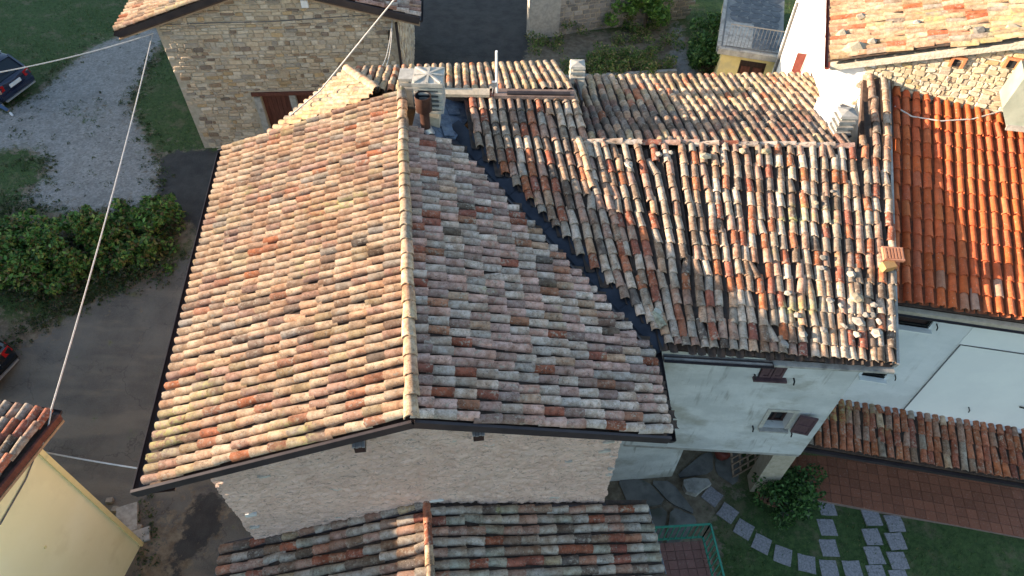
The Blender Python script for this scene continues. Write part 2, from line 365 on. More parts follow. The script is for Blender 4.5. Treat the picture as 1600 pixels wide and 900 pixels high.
class House:
    """collects the tiles of one thing; the 300 that show largest become objects, the rest one mesh"""
    def __init__(s, root, style='old'): s.root = root; s.style = style; s.tiles = []; s.roofs = []
    def roof(s, poly, eave, pal, spacing=.2, expo=.355, deck_th=.12, head=None, jit=1.0, name='roof', margin=0, channel='channel', off=(0, 0), stagger=.5, style=None, up=None, pitch_slope=None, lift=.03, wob=0, deck=True, wscale=1.0):
        """poly: 3d outline; eave: (p, q) direction of the eave seen so that the up direction is to its left"""
        poly = [np.asarray(p, float) for p in poly]; p, q = [np.asarray(e, float) for e in eave]
        a = unit(q-p); c = sum(poly)/len(poly)
        nn = np.zeros(3)
        for i in range(len(poly)): nn += np.cross(poly[i]-c, poly[(i+1) % len(poly)]-c)
        n = unit(nn); n = n if n[2] > 0 else -n
        a = unit(a-n*(a@n)); b = np.cross(n, a)
        if b[2] < 0: a = -a; b = -b
        P2 = [((x-p)@a, (x-p)@b) for x in poly]
        us = [t[0] for t in P2]; ws = [t[1] for t in P2]
        part = None
        if deck:
            part = MB().prism([x-n*.01 for x in poly], n, deck_th).obj(name, M['deck'], s.root)
        else:
            part = s.roofs[-1]
        s.roofs.append(part)
        # channel tiles between the cover tiles
        cm = MB(); st = style or s.style
        u = min(us)-2.5*abs(max(ws)-min(ws))*.3-spacing if head else min(us)+off[0]
        if not head:
            uw = max(us)-min(us)-2*off[0]; nsp = max(1, round(uw/spacing)); spacing = uw/nsp if off[0] else spacing
        col = 0; uend = max(us)+(2.5*abs(max(ws)-min(ws))*.3 if head else 0)
        while u <= uend+.001:
            hd = head(u) if head else 0.0
            k = 0; w = min(ws)+off[1]-(random.uniform(0, stagger)*expo*.25) ; prev = random.uniform(-.01, .01); du = 0
            ph = random.uniform(0, 6.28)
            runs = []
            while w < max(ws):
                uc = u+math.tan(hd)*(w-min(ws)) + wob*math.sin(w*1.7+ph*.3+col*.35)*.5
                ins_ = [f for f in (.04, .14, .24, .34, .44, .54, .64, .74, .84, .96) if inpoly(uc+math.tan(hd)*expo*f, w+expo*f, P2)]
                if len(ins_) >= 4:
                    wlo = w+(expo*(ins_[0]-.04) if ins_[0] > .05 else 0); frac = (ins_[-1]-ins_[0]+.10) if len(ins_) < 10 else 1.0
                    prev = .55*prev+random.gauss(0, .006*jit)
                    pos = p+a*(uc+prev)+b*wlo+n*(lift+random.uniform(0, .006)*jit)
                    yaw = hd+random.gauss(0, .022*jit)*(1 if random.random() > .04 else 4)
                    ax = a*math.cos(yaw)-b*math.sin(yaw); ay = b*math.cos(yaw)+a*math.sin(yaw)
                    tl = random.gauss(0, .012*jit); ay2 = unit(ay+n*tl); az = np.cross(ax, ay2)
                    roll = random.gauss(0, .03*jit); ax2 = unit(ax*math.cos(roll)+az*math.sin(roll)); az = np.cross(ax2, ay2)
                    sxx = spacing/.2*wscale*random.uniform(.95, 1.05); sy_ = expo/.355*random.uniform(.97, 1.05)*frac; szz = spacing/.2*random.uniform(.93, 1.1)
                    r = random.random(); kind = 5 if r < .03*jit else random.randrange(0, 5)
                    s.tiles.append((pos, ax2*sxx, ay2*sy_, az*szz, pick(pal), kind, st, part, s.style))
                # channel strip, one step per course
                cc = u+spacing*.5+math.tan(hd)*(w-min(ws))
                if inpoly(cc, w+expo*.5, P2):
                    hw = spacing*.42; V = []
                    for ww, lf in ((w, .018), (w+expo*1.02, .004)):
                        dd = math.tan(hd)*(ww-w)
                        for xx, zz in ((-hw, .055), (-hw*.5, .018), (0, .006), (hw*.5, .018), (hw, .055)):
                            V.append(p+a*(cc+xx+dd)+b*ww+n*(zz+lf))
                    cm.add(V, [(i, i+1, i+6, i+5) for i in range(4)], smooth=True)
                w += expo*random.uniform(.985, 1.015)
            u += spacing*(1 if jit < 2 else random.uniform(.92, 1.08)); col += 1
        if cm.f: cm.obj('channel_tiles', M[channel], part, 'stuff', fix=False)
        return part, (p, a, b, n)
    def cap_line(s, pts, pal, size=1.0, expo=.36, name='ridge_tile', lift=.05, part=None, flip=False, wid=1.15):
        """half-round cap tiles along a polyline, pointing from first to last"""
        pts = [np.asarray(q, float) for q in pts]
        for A, B in zip(pts[:-1], pts[1:]):
            L = np.linalg.norm(B-A); d = (B-A)/L; k = max(1, round(L/expo)); st = L/k
            side = unit(np.cross(d, [0, 0, 1])); nz = np.cross(side, d)
            for i in range(k):
                pos = A+d*(st*i)+np.array([0, 0, lift+random.uniform(0, .01)])+side*random.gauss(0, .008)
                yw = random.gauss(0, .03); ax = side*math.cos(yw)+d*math.sin(yw)*1; ay = np.cross(nz, ax)
                ci = bpy.data.objects.new(name, TME[s.style][random.randrange(0, 5)]); COL.objects.link(ci)
                ci.parent = part or s.roofs[0]
                m = Matrix.Identity(4)
                for c_, vec in enumerate((ax*wid*size*random.uniform(.96, 1.04), ay*st/.355*1.02, nz*1.1*size)):
                    for r_ in range(3): m[r_][c_] = vec[r_]
                for r_ in range(3): m[r_][3] = pos[r_]
                ci.matrix_basis = m; ci.color = (*pick(pal), 1)
    def finish(s, limit=300):
        if not s.tiles: return
        pos = np.array([t[0] for t in s.tiles]); px, d = proj(pos)
        key = d + np.where((px[:, 0] < -15) | (px[:, 0] > 1615) | (px[:, 1] < -15) | (px[:, 1] > 915), 500, 0)
        order = np.argsort(key); rest = {}
        for rank, idx in enumerate(order):
            pos_, ax, ay, az, col, kind, st, part, _ = s.tiles[idx]
            m = Matrix.Identity(4)
            for c_, vec in enumerate((ax, ay, az)):
                for r_ in range(3): m[r_][c_] = vec[r_]
            for r_ in range(3): m[r_][3] = pos_[r_]
            if rank < limit:
                o = bpy.data.objects.new('roof_tile', TME[st][kind]); COL.objects.link(o); o.parent = part
                o.matrix_basis = m; o.color = (*col, 1)
            else:
                rest.setdefault((part.name, st), []).append((np.stack([ax, ay, az], 1), pos_, col, kind, part))
        for (pn, st), L in rest.items():
            Vs = []; Fs = []; Sm = []; Cs = []; o0 = 0
            for A, p_, col, kind, part in L:
                V, Fc, sm = TDATA[kind]; V = np.array(V)@A.T+p_
                Vs.append(V); Fs += [tuple(i+o0 for i in f) for f in Fc]; Sm += sm; Cs += [col]*len(Fc)*1; o0 += len(V)
            me = bpy.data.meshes.new('further_roof_tiles'); me.from_pydata(np.concatenate(Vs).tolist(), [], Fs); me.materials.append(TSM[st])
            me.polygons.foreach_set('use_smooth', Sm)
            ca = me.color_attributes.new('tint', 'FLOAT_COLOR', 'CORNER')
            ca.data.foreach_set('color', np.repeat(np.array([(*c, 1) for c in Cs], np.float32), 4, axis=0).ravel())
            link('further_roof_tiles', me, L[0][4], 'stuff')

# ------------------------------------------------------------------ masonry
def stone_variants(mat, n=8):
    out = []
    for i in range(n):
        rg = random.Random(100+i); k = 8; V = []
        base = []
        for bx_, by_ in ((-.5, -.38), (-.4, -.5), (.38, -.5), (.5, -.3), (.5, .38), (.36, .5), (-.42, .5), (-.5, .3)):
            base.append((max(-.5, min(.5, bx_*rg.uniform(.84, 1.04))), max(-.5, min(.5, by_*rg.uniform(.84, 1.04)))))
        V += [(x, y, -.4) for x, y in base]+[(x*.97, y*.97, .28+rg.uniform(-.12, .12)) for x, y in base]+[(x*.84, y*.80, .5+rg.uniform(-.15, .1)) for x, y in base]
        Fs = [(j, (j+1) % k, k+(j+1) % k, k+j) for j in range(k)]+[(k+j, k+(j+1) % k, 2*k+(j+1) % k, 2*k+j) for j in range(k)]+[tuple(range(2*k, 3*k))]
        me = bpy.data.meshes.new('wall_stone'); me.from_pydata(V, [], Fs); me.materials.append(mat); out.append((me, V, Fs))
    return out
SV = stone_variants(M['stone'])
STONES = {'tan': [((.60, .49, .345), 30), ((.54, .43, .30), 25), ((.64, .55, .42), 24), ((.36, .26, .17), 8), ((.44, .38, .30), 12), ((.26, .20, .15), 4), ((.53, .38, .21), 5)],
          'rubble': [((.55, .46, .31), 30), ((.50, .42, .29), 22), ((.58, .52, .40), 22), ((.42, .37, .29), 10), ((.50, .38, .20), 8)],
          'grey': [((.36, .33, .29), 20), ((.30, .28, .25), 18), ((.42, .38, .32), 14), ((.24, .23, .21), 6)]}
def masonry(part, origin, ax, outward, w, h, pal, rowh=(.10, .19), len_=(.16, .42), keep=None, depth=.05, limit=300, jit=.02, irregular=0, gap=.012, name='wall_stone'):
    ax = unit(ax); out = unit(outward); up = np.cross(out, ax); up = up if up[2] > 0 else -up
    cells = []; y = 0
    while y < h:
        rh = random.uniform(*rowh); x = -random.uniform(0, .3)
        while x < w:
            ln = random.uniform(*len_)*(1 if random.random() < .8 else .55); cx, cy = x+ln/2, y+rh/2
            if irregular: cy += random.uniform(-irregular, irregular)
            hh = rh*random.uniform(.85, 1.04+irregular*2)
            if keep is None or keep(cx, cy, ln/2, hh/2): cells.append((cx, cy, ln-gap, hh-gap))
            x += ln
        y += rh
    P = np.array([origin+ax*c[0]+up*c[1] for c in cells]); px, d = proj(P)
    ok = (px[:, 0] > -10) & (px[:, 0] < 1610) & (px[:, 1] > -10) & (px[:, 1] < 910)
    size = np.array([c[2]*c[3] for c in cells])/d**2*np.where(ok, 1, 1e-4); order = np.argsort(-size); mb = MB(); PL = STONES[pal]
    for rank, i in enumerate(order):
        cx, cy, ln, hh = cells[i]; col = random.choices([q[0] for q in PL], [q[1] for q in PL])[0]; f = random.uniform(.78, 1.15); col = tuple(min(.8, v*f) for v in col)
        me, V, Fs = SV[random.randrange(len(SV))]; rot = random.gauss(0, jit); dp = depth*random.uniform(.7, 1.5)
        X = (ax*math.cos(rot)+up*math.sin(rot)); Y = (up*math.cos(rot)-ax*math.sin(rot)); fl = random.choice((-1, 1)); X = X*fl; Z = np.cross(X, Y)*(1)
        if Z@out < 0: Y = -Y; Z = np.cross(X, Y)
        pos = P[i]+out*random.uniform(-.006, .014)
        if rank < limit:
            m = Matrix.Identity(4)
            for c_, vec in enumerate((X*ln, Y*hh, Z*dp)):
                for r_ in range(3): m[r_][c_] = vec[r_]
            for r_ in range(3): m[r_][3] = pos[r_]
            o = bpy.data.objects.new(name, me); COL.objects.link(o); o.parent = part; o.matrix_basis = m; o.color = (*col, 1)
        else:
            A = np.stack([X*ln, Y*hh, Z*dp], 1); mb.add(np.array(V)@A.T+pos, Fs, col=col)
    if mb.f: mb.obj('further_'+name+'s', M['stone_s'], part, 'stuff', fix=False)

def wall_panel(mb, p, q, z0, z1, th, inward, **k):
    """upright wall from p to q (xy), z1 may be (zp, zq)"""
    p = np.array([*p[:2], 0.]); q = np.array([*q[:2], 0.]); i = unit([*inward[:2], 0])*th
    a, b = z1 if hasattr(z1, '__len__') else (z1, z1); c, d = z0 if hasattr(z0, '__len__') else (z0, z0)
    Z = lambda x, z: np.array([x[0], x[1], z])
    mb.hexa([Z(p, c), Z(q, d), Z(q+i, d), Z(p+i, c), Z(p, a), Z(q, b), Z(q+i, b), Z(p+i, a)], **k); return mb
def gutter(p, q, r, out, mat, parent, name='gutter'):
    p = np.asarray(p, float); q = np.asarray(q, float); out = unit(out); V = []; n = 7
    for e in (p, q):
        for rr in (r, r*.88):
            V += [e+out*(-math.cos(math.pi*i/n))*rr+np.array([0, 0, -math.sin(math.pi*i/n)*rr]) for i in range(n+1)]
    m = n+1; Fs = []
    for i in range(n): Fs += [(i, i+1, 2*m+i+1, 2*m+i), (m+i+1, m+i, 3*m+i, 3*m+i+1)]
    Fs += [(0, 2*m, 3*m, m), (n, m+n, 3*m+n, 2*m+n)]
    for o in (0, 2*m): Fs += [tuple(o+i for i in range(n+1))]
    return MB().add(V, Fs).obj(name, mat, parent)

# ------------------------------------------------------------------ GROUND
def build_ground():
    def axis(lo, hi, st, far):
        a = list(np.arange(lo, hi+1e-6, st)); g = st; x = hi
        up = []
        while x < far: g *= 1.35; x += g; up.append(x)
        g = st; x = lo; dn = []
        while x > -far: g *= 1.35; x -= g; dn.append(x)
        return np.array(dn[::-1]+a+up)
    X = axis(-24.5, 25, .125, 700); Y = axis(1.5, 34, .125, 700)
    gx, gy = np.meshgrid(X, Y); gz = ground_z(gx, gy)
    near = (np.abs(gx) < 26) & (gy < 35) & (gy > 1)
    gz = gz+np.where(near, .03*np.sin(gx*1.3+gy*.7)*np.sin(gy*1.1), 0)
    V = np.stack([gx, gy, gz], -1).reshape(-1, 3); nx, ny = len(X), len(Y)
    i = np.arange(nx*ny).reshape(ny, nx); Fq = np.stack([i[:-1, :-1], i[:-1, 1:], i[1:, 1:], i[1:, :-1]], -1).reshape(-1, 4)
    me = bpy.data.meshes.new('ground'); me.from_pydata(V.tolist(), [], Fq.tolist()); me.materials.append(M['ground'])
    px, d = proj(V); px = np.where(d[:, None] > .5, px, -1e5)
    def ins(poly):
        x, y = px[:, 0], px[:, 1]; c = np.zeros(len(x), bool); j = len(poly)-1
        for k in range(len(poly)):
            xi, yi = poly[k]; xj, yj = poly[j]
            with np.errstate(all='ignore'): c ^= ((yi > y) != (yj > y)) & (x < (xj-xi)*(y-yi)/(yj-yi+1e-12)+xi)
            j = k
        return c
    G = np.zeros((len(V), 4), np.float32); G2 = np.zeros((len(V), 4), np.float32); G[:, 3] = G2[:, 3] = 1
    G[:, 2] = 1                                                        # grass everywhere first
    def paint(poly, ch):
        m = ins(poly); G[m, :3] = 0; G2[m, :3] = 0
        if ch in (0, 1, 2): G[m, ch] = 1
        elif ch == 3: G2[m, 0] = 1
        elif ch == 4: G2[m, 1] = 1
        return m
    paint([(-700, 180), (0, 172), (55, 150), (95, 110), (150, 68), (250, 35), (262, 55), (230, 110), (205, 160), (240, 235), (262, 310), (150, 338), (60, 322), (-100, 330), (-700, 380)], 0)
    paint([(-80, 262), (30, 228), (62, 244), (75, 275), (45, 300), (10, 310), (-80, 318)], 2)
    for q in ([(100, 168), (118, 162), (122, 180), (106, 186)], [(128, 184), (150, 176), (152, 192), (135, 198)], [(150, 165), (172, 160), (176, 170), (156, 174)]): paint(q, 2)
    paint([(252, 240), (345, 230), (345, 420), (300, 348), (246, 322)], 4)
    paint([(0, 352), (245, 330), (300, 352), (290, 375), (180, 400), (0, 430)], 5)
    paint([(-700, 720), (-200, 600), (0, 560), (55, 530), (130, 470), (210, 440), (290, 395), (345, 380), (430, 700), (430, 940), (150, 1500), (-700, 1500)], 1)
    paint([(-60, 520), (10, 500), (70, 480), (120, 476), (60, 520), (10, 552), (-60, 580)], 5)
    paint([(215, 960), (230, 845), (215, 780), (235, 770), (270, 800), (262, 960)], 5)
    paint([(298, 770), (345, 768), (350, 830), (330, 850), (300, 860), (285, 900), (270, 960), (225, 960), (262, 900), (272, 850), (296, 820)], 4)
    paint([(640, -400), (838, -400), (838, 40), (830, 100), (800, 200), (560, 200), (640, 100)], 4)
    G[ins([(640, -400), (700, -400), (690, 100), (640, 100)]), 1] = .3
    paint([(830, 62), (900, 50), (960, 100), (900, 130), (800, 140), (820, 95)], 5)
    paint([(895, 55), (1040, 40), (1050, 120), (880, 130)], 5)
    paint([(1046, 26), (1066, 26), (1082, 112), (1130, 122), (1110, 135), (1054, 132)], 3)
    paint([(960, 670), (1130, 680), (1180, 735), (1150, 760), (1118, 785), (1122, 830), (1110, 990), (900, 990), (930, 760)], 5)
    me.update()
    for n_, g in (('gk', G), ('gk2', G2)):
        gg = g.reshape(ny, nx, 4).copy()
        for _ in range(36 if n_ == 'gk' else 14):
            gg[1:-1, 1:-1] = (gg[1:-1, 1:-1]*2+gg[:-2, 1:-1]+gg[2:, 1:-1]+gg[1:-1, :-2]+gg[1:-1, 2:])/6
        a = me.color_attributes.new(n_, 'FLOAT_COLOR', 'POINT'); a.data.foreach_set('color', gg.ravel())
    me.polygons.foreach_set('use_smooth', [True]*len(me.polygons))
    o = link('ground', me, None, 'structure')
    return V, G, px
GV, GG, GPX = build_ground()

def blades(name, pts, hmin, hmax, w, cols, n, kindtag='stuff', label=None):
    pts = np.asarray(pts); idx = rng.integers(0, len(pts), n); P = pts[idx]+np.c_[rng.uniform(-.07, .07, (n, 2)), np.zeros(n)]
    P[:, 2] = ground_z(P[:, 0], P[:, 1])-.01
    an = rng.uniform(0, 6.28, n); h = rng.uniform(hmin, hmax, n)*rng.uniform(.5, 1, n); ln = rng.uniform(0, .5, (n, 1))*h[:, None]
    d = np.c_[np.cos(an), np.sin(an), np.zeros(n)]; e = np.c_[-np.sin(an), np.cos(an), np.zeros(n)]
    V = np.stack([P-d*w, P+d*w, P+e*ln+np.c_[np.zeros((n, 2)), h]], 1).reshape(-1, 3)
    me = bpy.data.meshes.new(name); me.from_pydata(V.tolist(), [], np.arange(3*n).reshape(-1, 3).tolist()); me.materials.append(M['leaf'])
    cc = np.array(cols)[rng.integers(0, len(cols), n)]*rng.uniform(.7, 1.25, (n, 1))
    a = me.color_attributes.new('tint', 'FLOAT_COLOR', 'CORNER'); a.data.foreach_set('color', np.repeat(np.c_[cc, np.ones(n)].astype(np.float32), 3, 0).ravel())
    o = link(name, me, None, kindtag)
    if label: o['label'] = label; o['category'] = 'grass'
    return o
m = (GG[:, 2] > .5) & (GPX[:, 0] > -40) & (GPX[:, 0] < 1640) & (GPX[:, 1] > -40) & (GPX[:, 1] < 940)
blades('lawn_grass', GV[m], .05, .13, .012, [(.045, .10, .024), (.07, .14, .038), (.10, .15, .045), (.15, .15, .06)], 90000, label='short dark grass over the yard edges and the garden')

# ------------------------------------------------------------------ vegetation
def leaves(mb_pts, size, cols, name, parent, kind=None, flat=.3, normals=None):
    P = np.asarray(mb_pts); n = len(P); s = rng.uniform(.6, 1.3, n)*size
    nv = rng.normal(0, 1, (n, 3)); nv[:, 2] = np.abs(nv[:, 2])+flat; nv /= np.linalg.norm(nv, axis=1)[:, None]
    t = np.cross(nv, rng.normal(0, 1, (n, 3))); t /= np.linalg.norm(t, axis=1)[:, None]; b = np.cross(nv, t)
    s = s[:, None]
    V = np.stack([P-t*s, P+b*s*.55+nv*s*.12, P+t*s, P-b*s*.55+nv*s*.12], 1).reshape(-1, 3)
    i = np.arange(n)*4; Fs = np.stack([i, i+1, i+2, i+3], 1)
    me = bpy.data.meshes.new(name); me.from_pydata(V.tolist(), [], Fs.tolist()); me.materials.append(M['leaf'])
    cc = np.array(cols)[rng.integers(0, len(cols), n)]*rng.uniform(.65, 1.35, (n, 1))
    a = me.color_attributes.new('tint', 'FLOAT_COLOR', 'CORNER'); a.data.foreach_set('color', np.repeat(np.c_[cc, np.ones(n)].astype(np.float32), 4, 0).ravel())
    return link(name, me, parent, kind)
def clumps(centres, radii, per):
    out = []
    for c, r in zip(centres, radii):
        d = rng.normal(0, 1, (per, 3)); d /= np.linalg.norm(d, axis=1)[:, None]; rr = r*rng.uniform(.35, 1, (per, 1))**.5
        out.append(np.asarray(c)+d*rr*np.array([1, 1, .85]))
    return np.concatenate(out)
def stems(base, tips, r, name, parent):
    mb = MB(); b = np.asarray(base, float)
    for t in tips:
        t = np.asarray(t, float); mid = b*.5+t*.5+np.array([random.uniform(-.1, .1), random.uniform(-.1, .1), .12])
        mb.tube([b+np.array([random.uniform(-.08, .08), random.uniform(-.08, .08), -.05]), mid, t], [r, r*.7, r*.3], 5)
    return mb.obj(name, M['bark'], parent)
GREENS = [(.045, .11, .025), (.065, .15, .035), (.09, .18, .04), (.13, .20, .05), (.035, .08, .022)]
def bush(name, loc, label, cat, cents, rads, per, size, cols, group=None):
    t = thing(name, loc, label, cat, group); stems(loc, cents, .03, 'stem', t); leaves(clumps(cents, rads, per), size, cols, 'crown', t); return t
# hedge on the left between yard and lane
A0, B0 = np.array([-17.8, 13.7]), np.array([-10.5, 14.7])
hc, hr = [], []
for i in range(240):
    t = (i+random.random())/240; p = A0*(1-t)+B0*t; y = random.uniform(-1.1, .8); z = ground_z(p[0], p[1]+y)+random.uniform(.15, 1.0)-.3*abs(y)
    hc.append((p[0]+random.uniform(-.2, .2), p[1]+y+.3*math.sin(t*9), float(z))); hr.append(random.uniform(.20, .42))
hd = thing('hedge', (-14, 14.4, float(ground_z(-14, 14.4))), 'long leafy green hedge between the gravel yard and the lane', 'hedge')
for i in range(0, 240, 14): stems((hc[i][0], hc[i][1], float(ground_z(hc[i][0], hc[i][1]))), [hc[i]], .035, 'stem', hd)
hs = [(x+random.gauss(0, .25), y+random.gauss(0, .3), z+random.uniform(.1, .38)) for x, y, z in hc[::2]]
hc += hs; hr += [random.uniform(.08, .2) for _ in hs]
leaves(clumps(hc, hr, 95), .078, [(.07, .18, .035), (.11, .24, .05), (.17, .30, .06), (.23, .31, .07), (.05, .12, .03), (.20, .17, .05), (.12, .10, .045)], 'crown', hd)
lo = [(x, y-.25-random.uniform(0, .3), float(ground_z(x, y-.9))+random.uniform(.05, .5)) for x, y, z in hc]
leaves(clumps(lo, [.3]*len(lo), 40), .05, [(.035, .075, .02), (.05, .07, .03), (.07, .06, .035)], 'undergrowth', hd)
# ivy bush by the yellow outbuilding
bc = [(7.35+random.uniform(-.42, .42), 24.2+random.uniform(-1.3, 1.5), random.uniform(.2, 1.9)) for _ in range(34)]
bush('ivy_bush', (7.35, 24.2, 0), 'tall dark green bush beside the yellow outbuilding', 'bush', bc, [random.uniform(.25, .45) for _ in bc], 130, .075, GREENS)
# tree at the stone wall
tb = ground_at(1006, 46); tc = [(tb[0]+random.gauss(0, .55), tb[1]+random.gauss(0, .3), random.uniform(.5, 2.2)) for _ in range(30)]
tt = thing('small_tree', tb, 'small bright green tree growing at the long stone wall', 'tree')
MB().tube([tb+np.array([0, 0, -.1]), tb+np.array([.02, .05, .8]), tb+np.array([-.05, .0, 1.7])], [.07, .055, .03], 7).obj('trunk', M['bark'], tt)
leaves(clumps(tc, [random.uniform(.25, .5) for _ in tc], 110), .08, [(.13, .25, .04), (.20, .32, .06), (.09, .18, .035)], 'crown', tt)
# weeds in the small yard
wp = []
for u, v, n_, hh in ((880, 60, 6, .6), (915, 35, 10, .9), (960, 25, 10, 1.0), (850, 75, 10, .25), (950, 95, 22, .45), (1000, 100, 26, .5), (930, 110, 18, .4), (1025, 110, 16, .5), (985, 60, 12, .3), (1035, 75, 10, .45), (1005, 45, 12, .5), (900, 115, 10, .4), (955, 115, 14, .4)):
    for _ in range(n_):
        g = ground_at(u+random.uniform(-28, 28), v+random.uniform(-12, 12)); wp.append((g[0], g[1], random.uniform(.03, hh)))
wo = leaves(clumps(wp, [.24]*len(wp), 75), .05, [(.10, .19, .04), (.16, .24, .055), (.24, .25, .08), (.28, .23, .11), (.07, .14, .03)], 'weeds', None, 'stuff')
tag(wo, 'straggly weeds covering the small yard behind the tiled roofs', 'weeds')
# low weeds scattered on and round the gravel yard
yw = []
for poly_, n_ in (([(150, 68), (95, 110), (60, 150)], 40), ([(262, 60), (228, 110), (205, 160), (240, 235), (262, 310)], 130), ([(0, 322), (60, 326), (150, 338), (250, 318)], 120), ([(0, 262), (75, 245), (78, 290), (20, 312)], 70), ([(0, 175), (55, 155)], 30), ([(20, 520), (130, 470), (290, 396)], 150), ([(0, 552), (120, 478), (200, 440)], 90), ([(225, 770), (235, 850), (222, 900)], 30), ([(240, 240), (250, 310), (290, 350)], 30)):
    for _ in range(n_):
        k_ = random.randrange(len(poly_)-1); t_ = random.random(); u_ = poly_[k_][0]*(1-t_)+poly_[k_+1][0]*t_+random.gauss(0, 9); v_ = poly_[k_][1]*(1-t_)+poly_[k_+1][1]*t_+random.gauss(0, 6)
        g = ground_at(u_, v_); yw.append((g[0], g[1], g[2]+.02))
for _ in range(60):
    g = ground_at(random.uniform(0, 250), random.uniform(120, 330)); yw.append((g[0], g[1], g[2]+.01))
tag(leaves(clumps(yw, [random.uniform(.04, .16) for _ in yw], 22), .030, [(.05, .09, .025), (.07, .11, .035), (.10, .10, .05), (.04, .06, .025)], 'yard_weeds', None, 'stuff'), 'small weeds scattered over the gravel yard and along the lane', 'weeds')
# round shrub in the garden
g0 = at(1232, 768, -1.6); gz = float(ground_z(g0[0], g0[1]))
sc_ = [(g0[0]+random.gauss(0, .31), g0[1]+random.gauss(0, .22), gz+random.uniform(.25, 1.0)) for _ in range(34)]
bush('garden_shrub', (g0[0], g0[1], gz), 'dense dark green shrub beside the terracotta terrace', 'shrub', sc_, [random.uniform(.2, .34) for _ in sc_], 120, .055, [(.04, .10, .025), (.065, .15, .035), (.10, .19, .05), (.025, .06, .018)])
# sprigs of silvery ground plant
g1 = ground_at(1240, 802); sp = [(g1[0]+random.uniform(-.42, .42), g1[1]+random.uniform(-.1, .05), g1[2]+random.uniform(.03, .2)) for _ in range(14)]
bush('silver_plant', g1, 'low silvery plant under the garden shrub', 'plant', sp, [.09]*14, 30, .035, [(.26, .29, .25), (.2, .24, .19)])
# far wooded ridge beyond the left of the yard (shades the low ground)
wc = [(-62+random.gauss(0, 6), random.uniform(-60, 110), 0) for _ in range(420)]
wc = [(x, y, float(ground_z(x, y))+random.uniform(-1.5, 1.0)) for x, y, _ in wc]
tag(leaves(clumps(wc, [random.uniform(1.6, 2.6) for _ in wc], 30), .8, GREENS, 'far_wood', None, 'stuff'), 'wooded ridge far to the left of the village', 'wood')

# ------------------------------------------------------------------ MAIN GABLE HOUSE
dA = unit([-.139, .990, 0]); pA = unit([dA[1], -dA[0], 0])         # ridge direction, right-hand direction
a0 = np.array([-1.43, 5.08, 6.0]); a1 = np.array([-2.61, 13.48, 6.0]); LA = np.linalg.norm(a1-a0)
eL0 = np.array([-5.87, 4.46, 4.72]); eL1 = eL0+dA*LA*1.003; eL1[2] = 4.66
eR0 = np.array([2.72, 5.66, 4.60]); eR1 = np.array([2.72, 7.72, 4.55]); v0 = np.array([-1.21, 12.20, 5.60])
main = thing('gable_house', (-2, 8, -2.1), 'large house with pale clay tile gable roof and rough pink gable wall', 'house')
HA = House(main)
# roof planes carry the cover tiles, so they lie a little under the measured outline
dn = np.array([0, 0, -.09])
ridge_back_r = np.array(a0+dA*(LA*.865))
ins = pA*.22+np.array([0, 0, .22*.29]); rl, fl = HA.roof([eL0+ins+dn, a0+dn, a1+dn, eL1+ins+dn], (eL1+ins, eL0+ins), 'warm', spacing=.196, expo=.315, jit=1.15, name='left_roof_slope', off=(.085, -.02), wscale=.94, lift=.042)
nrA = unit(np.cross(dA, eR0-a0)); nrA = nrA if nrA[2] > 0 else -nrA
vv1 = np.array([2.72, 7.55, 4.53]); vd = unit(v0-vv1); vs = unit(np.cross(vd, nrA)); vs = vs if vs[0] < 0 else -vs
rr, fr = HA.roof([eR0+dn, vv1+vs*.16+dn, v0+vs*.20+dn, a0+dA*(LA*.845)+dn, a0+dn], (eR0, eR0+dA), 'pale', spacing=.2, expo=.36, jit=.95, name='right_roof_slope', off=(.09, -.02), style='grey')
HA.cap_line([a0+np.array([0, 0, -.02])-dA*.03, a1-dA*.1+np.array([0, 0, -.02])], 'white', part=rl, expo=.36, wid=1.22, size=1.12, lift=.07)
HA.finish()
# metal edging, gutter
mb = MB(); fz = np.array([0, 0, .0])
for p, q in ((eL0-dA*.05, a0-dA*.05), (a0-dA*.05, eR0-dA*.05)): mb.beam(p-np.array([0, 0, .05]), q-np.array([0, 0, .05]), .05, .17)
mb.obj('verge_trim', M['brown_metal'], main)
mb = MB(); mb.beam(eL1+dA*.04-np.array([0, 0, .03]), a1+dA*.04-np.array([0, 0, .03]), .05, .13); mb.obj('verge_trim', M['brown_metal'], main)
lo_ = pA*.06+np.array([0, 0, -.06])
gutter(eL0+lo_-dA*.05, eL1+lo_+dA*.05, .115, -pA, M['brown_metal'], main)
gutter(eR0+pA*.06-dA*.05+np.array([0, 0, -.10]), vv1+pA*.06+np.array([0, 0, -.08]), .075, pA, M['brown_metal'], main)
# dark underside boards at the eaves
MB().beam(eL0+pA*.36+np.array([0, 0, -.2]), eL1+pA*.36+np.array([0, 0, -.2]), .4, .03).obj('eave_board', M['wood_dark'], main)
# walls
ov = .27; w0 = a0+dA*ov
wl = onplane(325, 745, w0, dA); wr = onplane(973, 682, w0, dA); ap = w0
slopeL = (a0[2]-eL0[2])/np.linalg.norm((a0-eL0)[:2]); slopeR = (a0[2]-eR0[2])/np.linalg.norm((a0-eR0)[:2])
def ztopA(p):
    s_ = (p-w0)@pA; return a0[2]-.24-(slopeL*-s_ if s_ < 0 else slopeR*s_)
zb = -2.35
gw = MB(); N = 200; top = []; xs = np.linspace((wl-w0)@pA, (wr-w0)@pA, N+1); xs = sorted(set(list(xs)+[0.]))
front = [w0+pA*x for x in xs]
def wob(x, z):
    return .02*mnoise.noise(Vector((x*.9, z*.9, 3.1)))+.030*mnoise.noise(Vector((x*5.5, z*9, 1.1)))+.036*mnoise.noise(Vector((x*11, z*17, 5.1)))+.018*mnoise.noise(Vector((x*24, z*30, 9.1)))
nz = 150; V = []; Fs = []
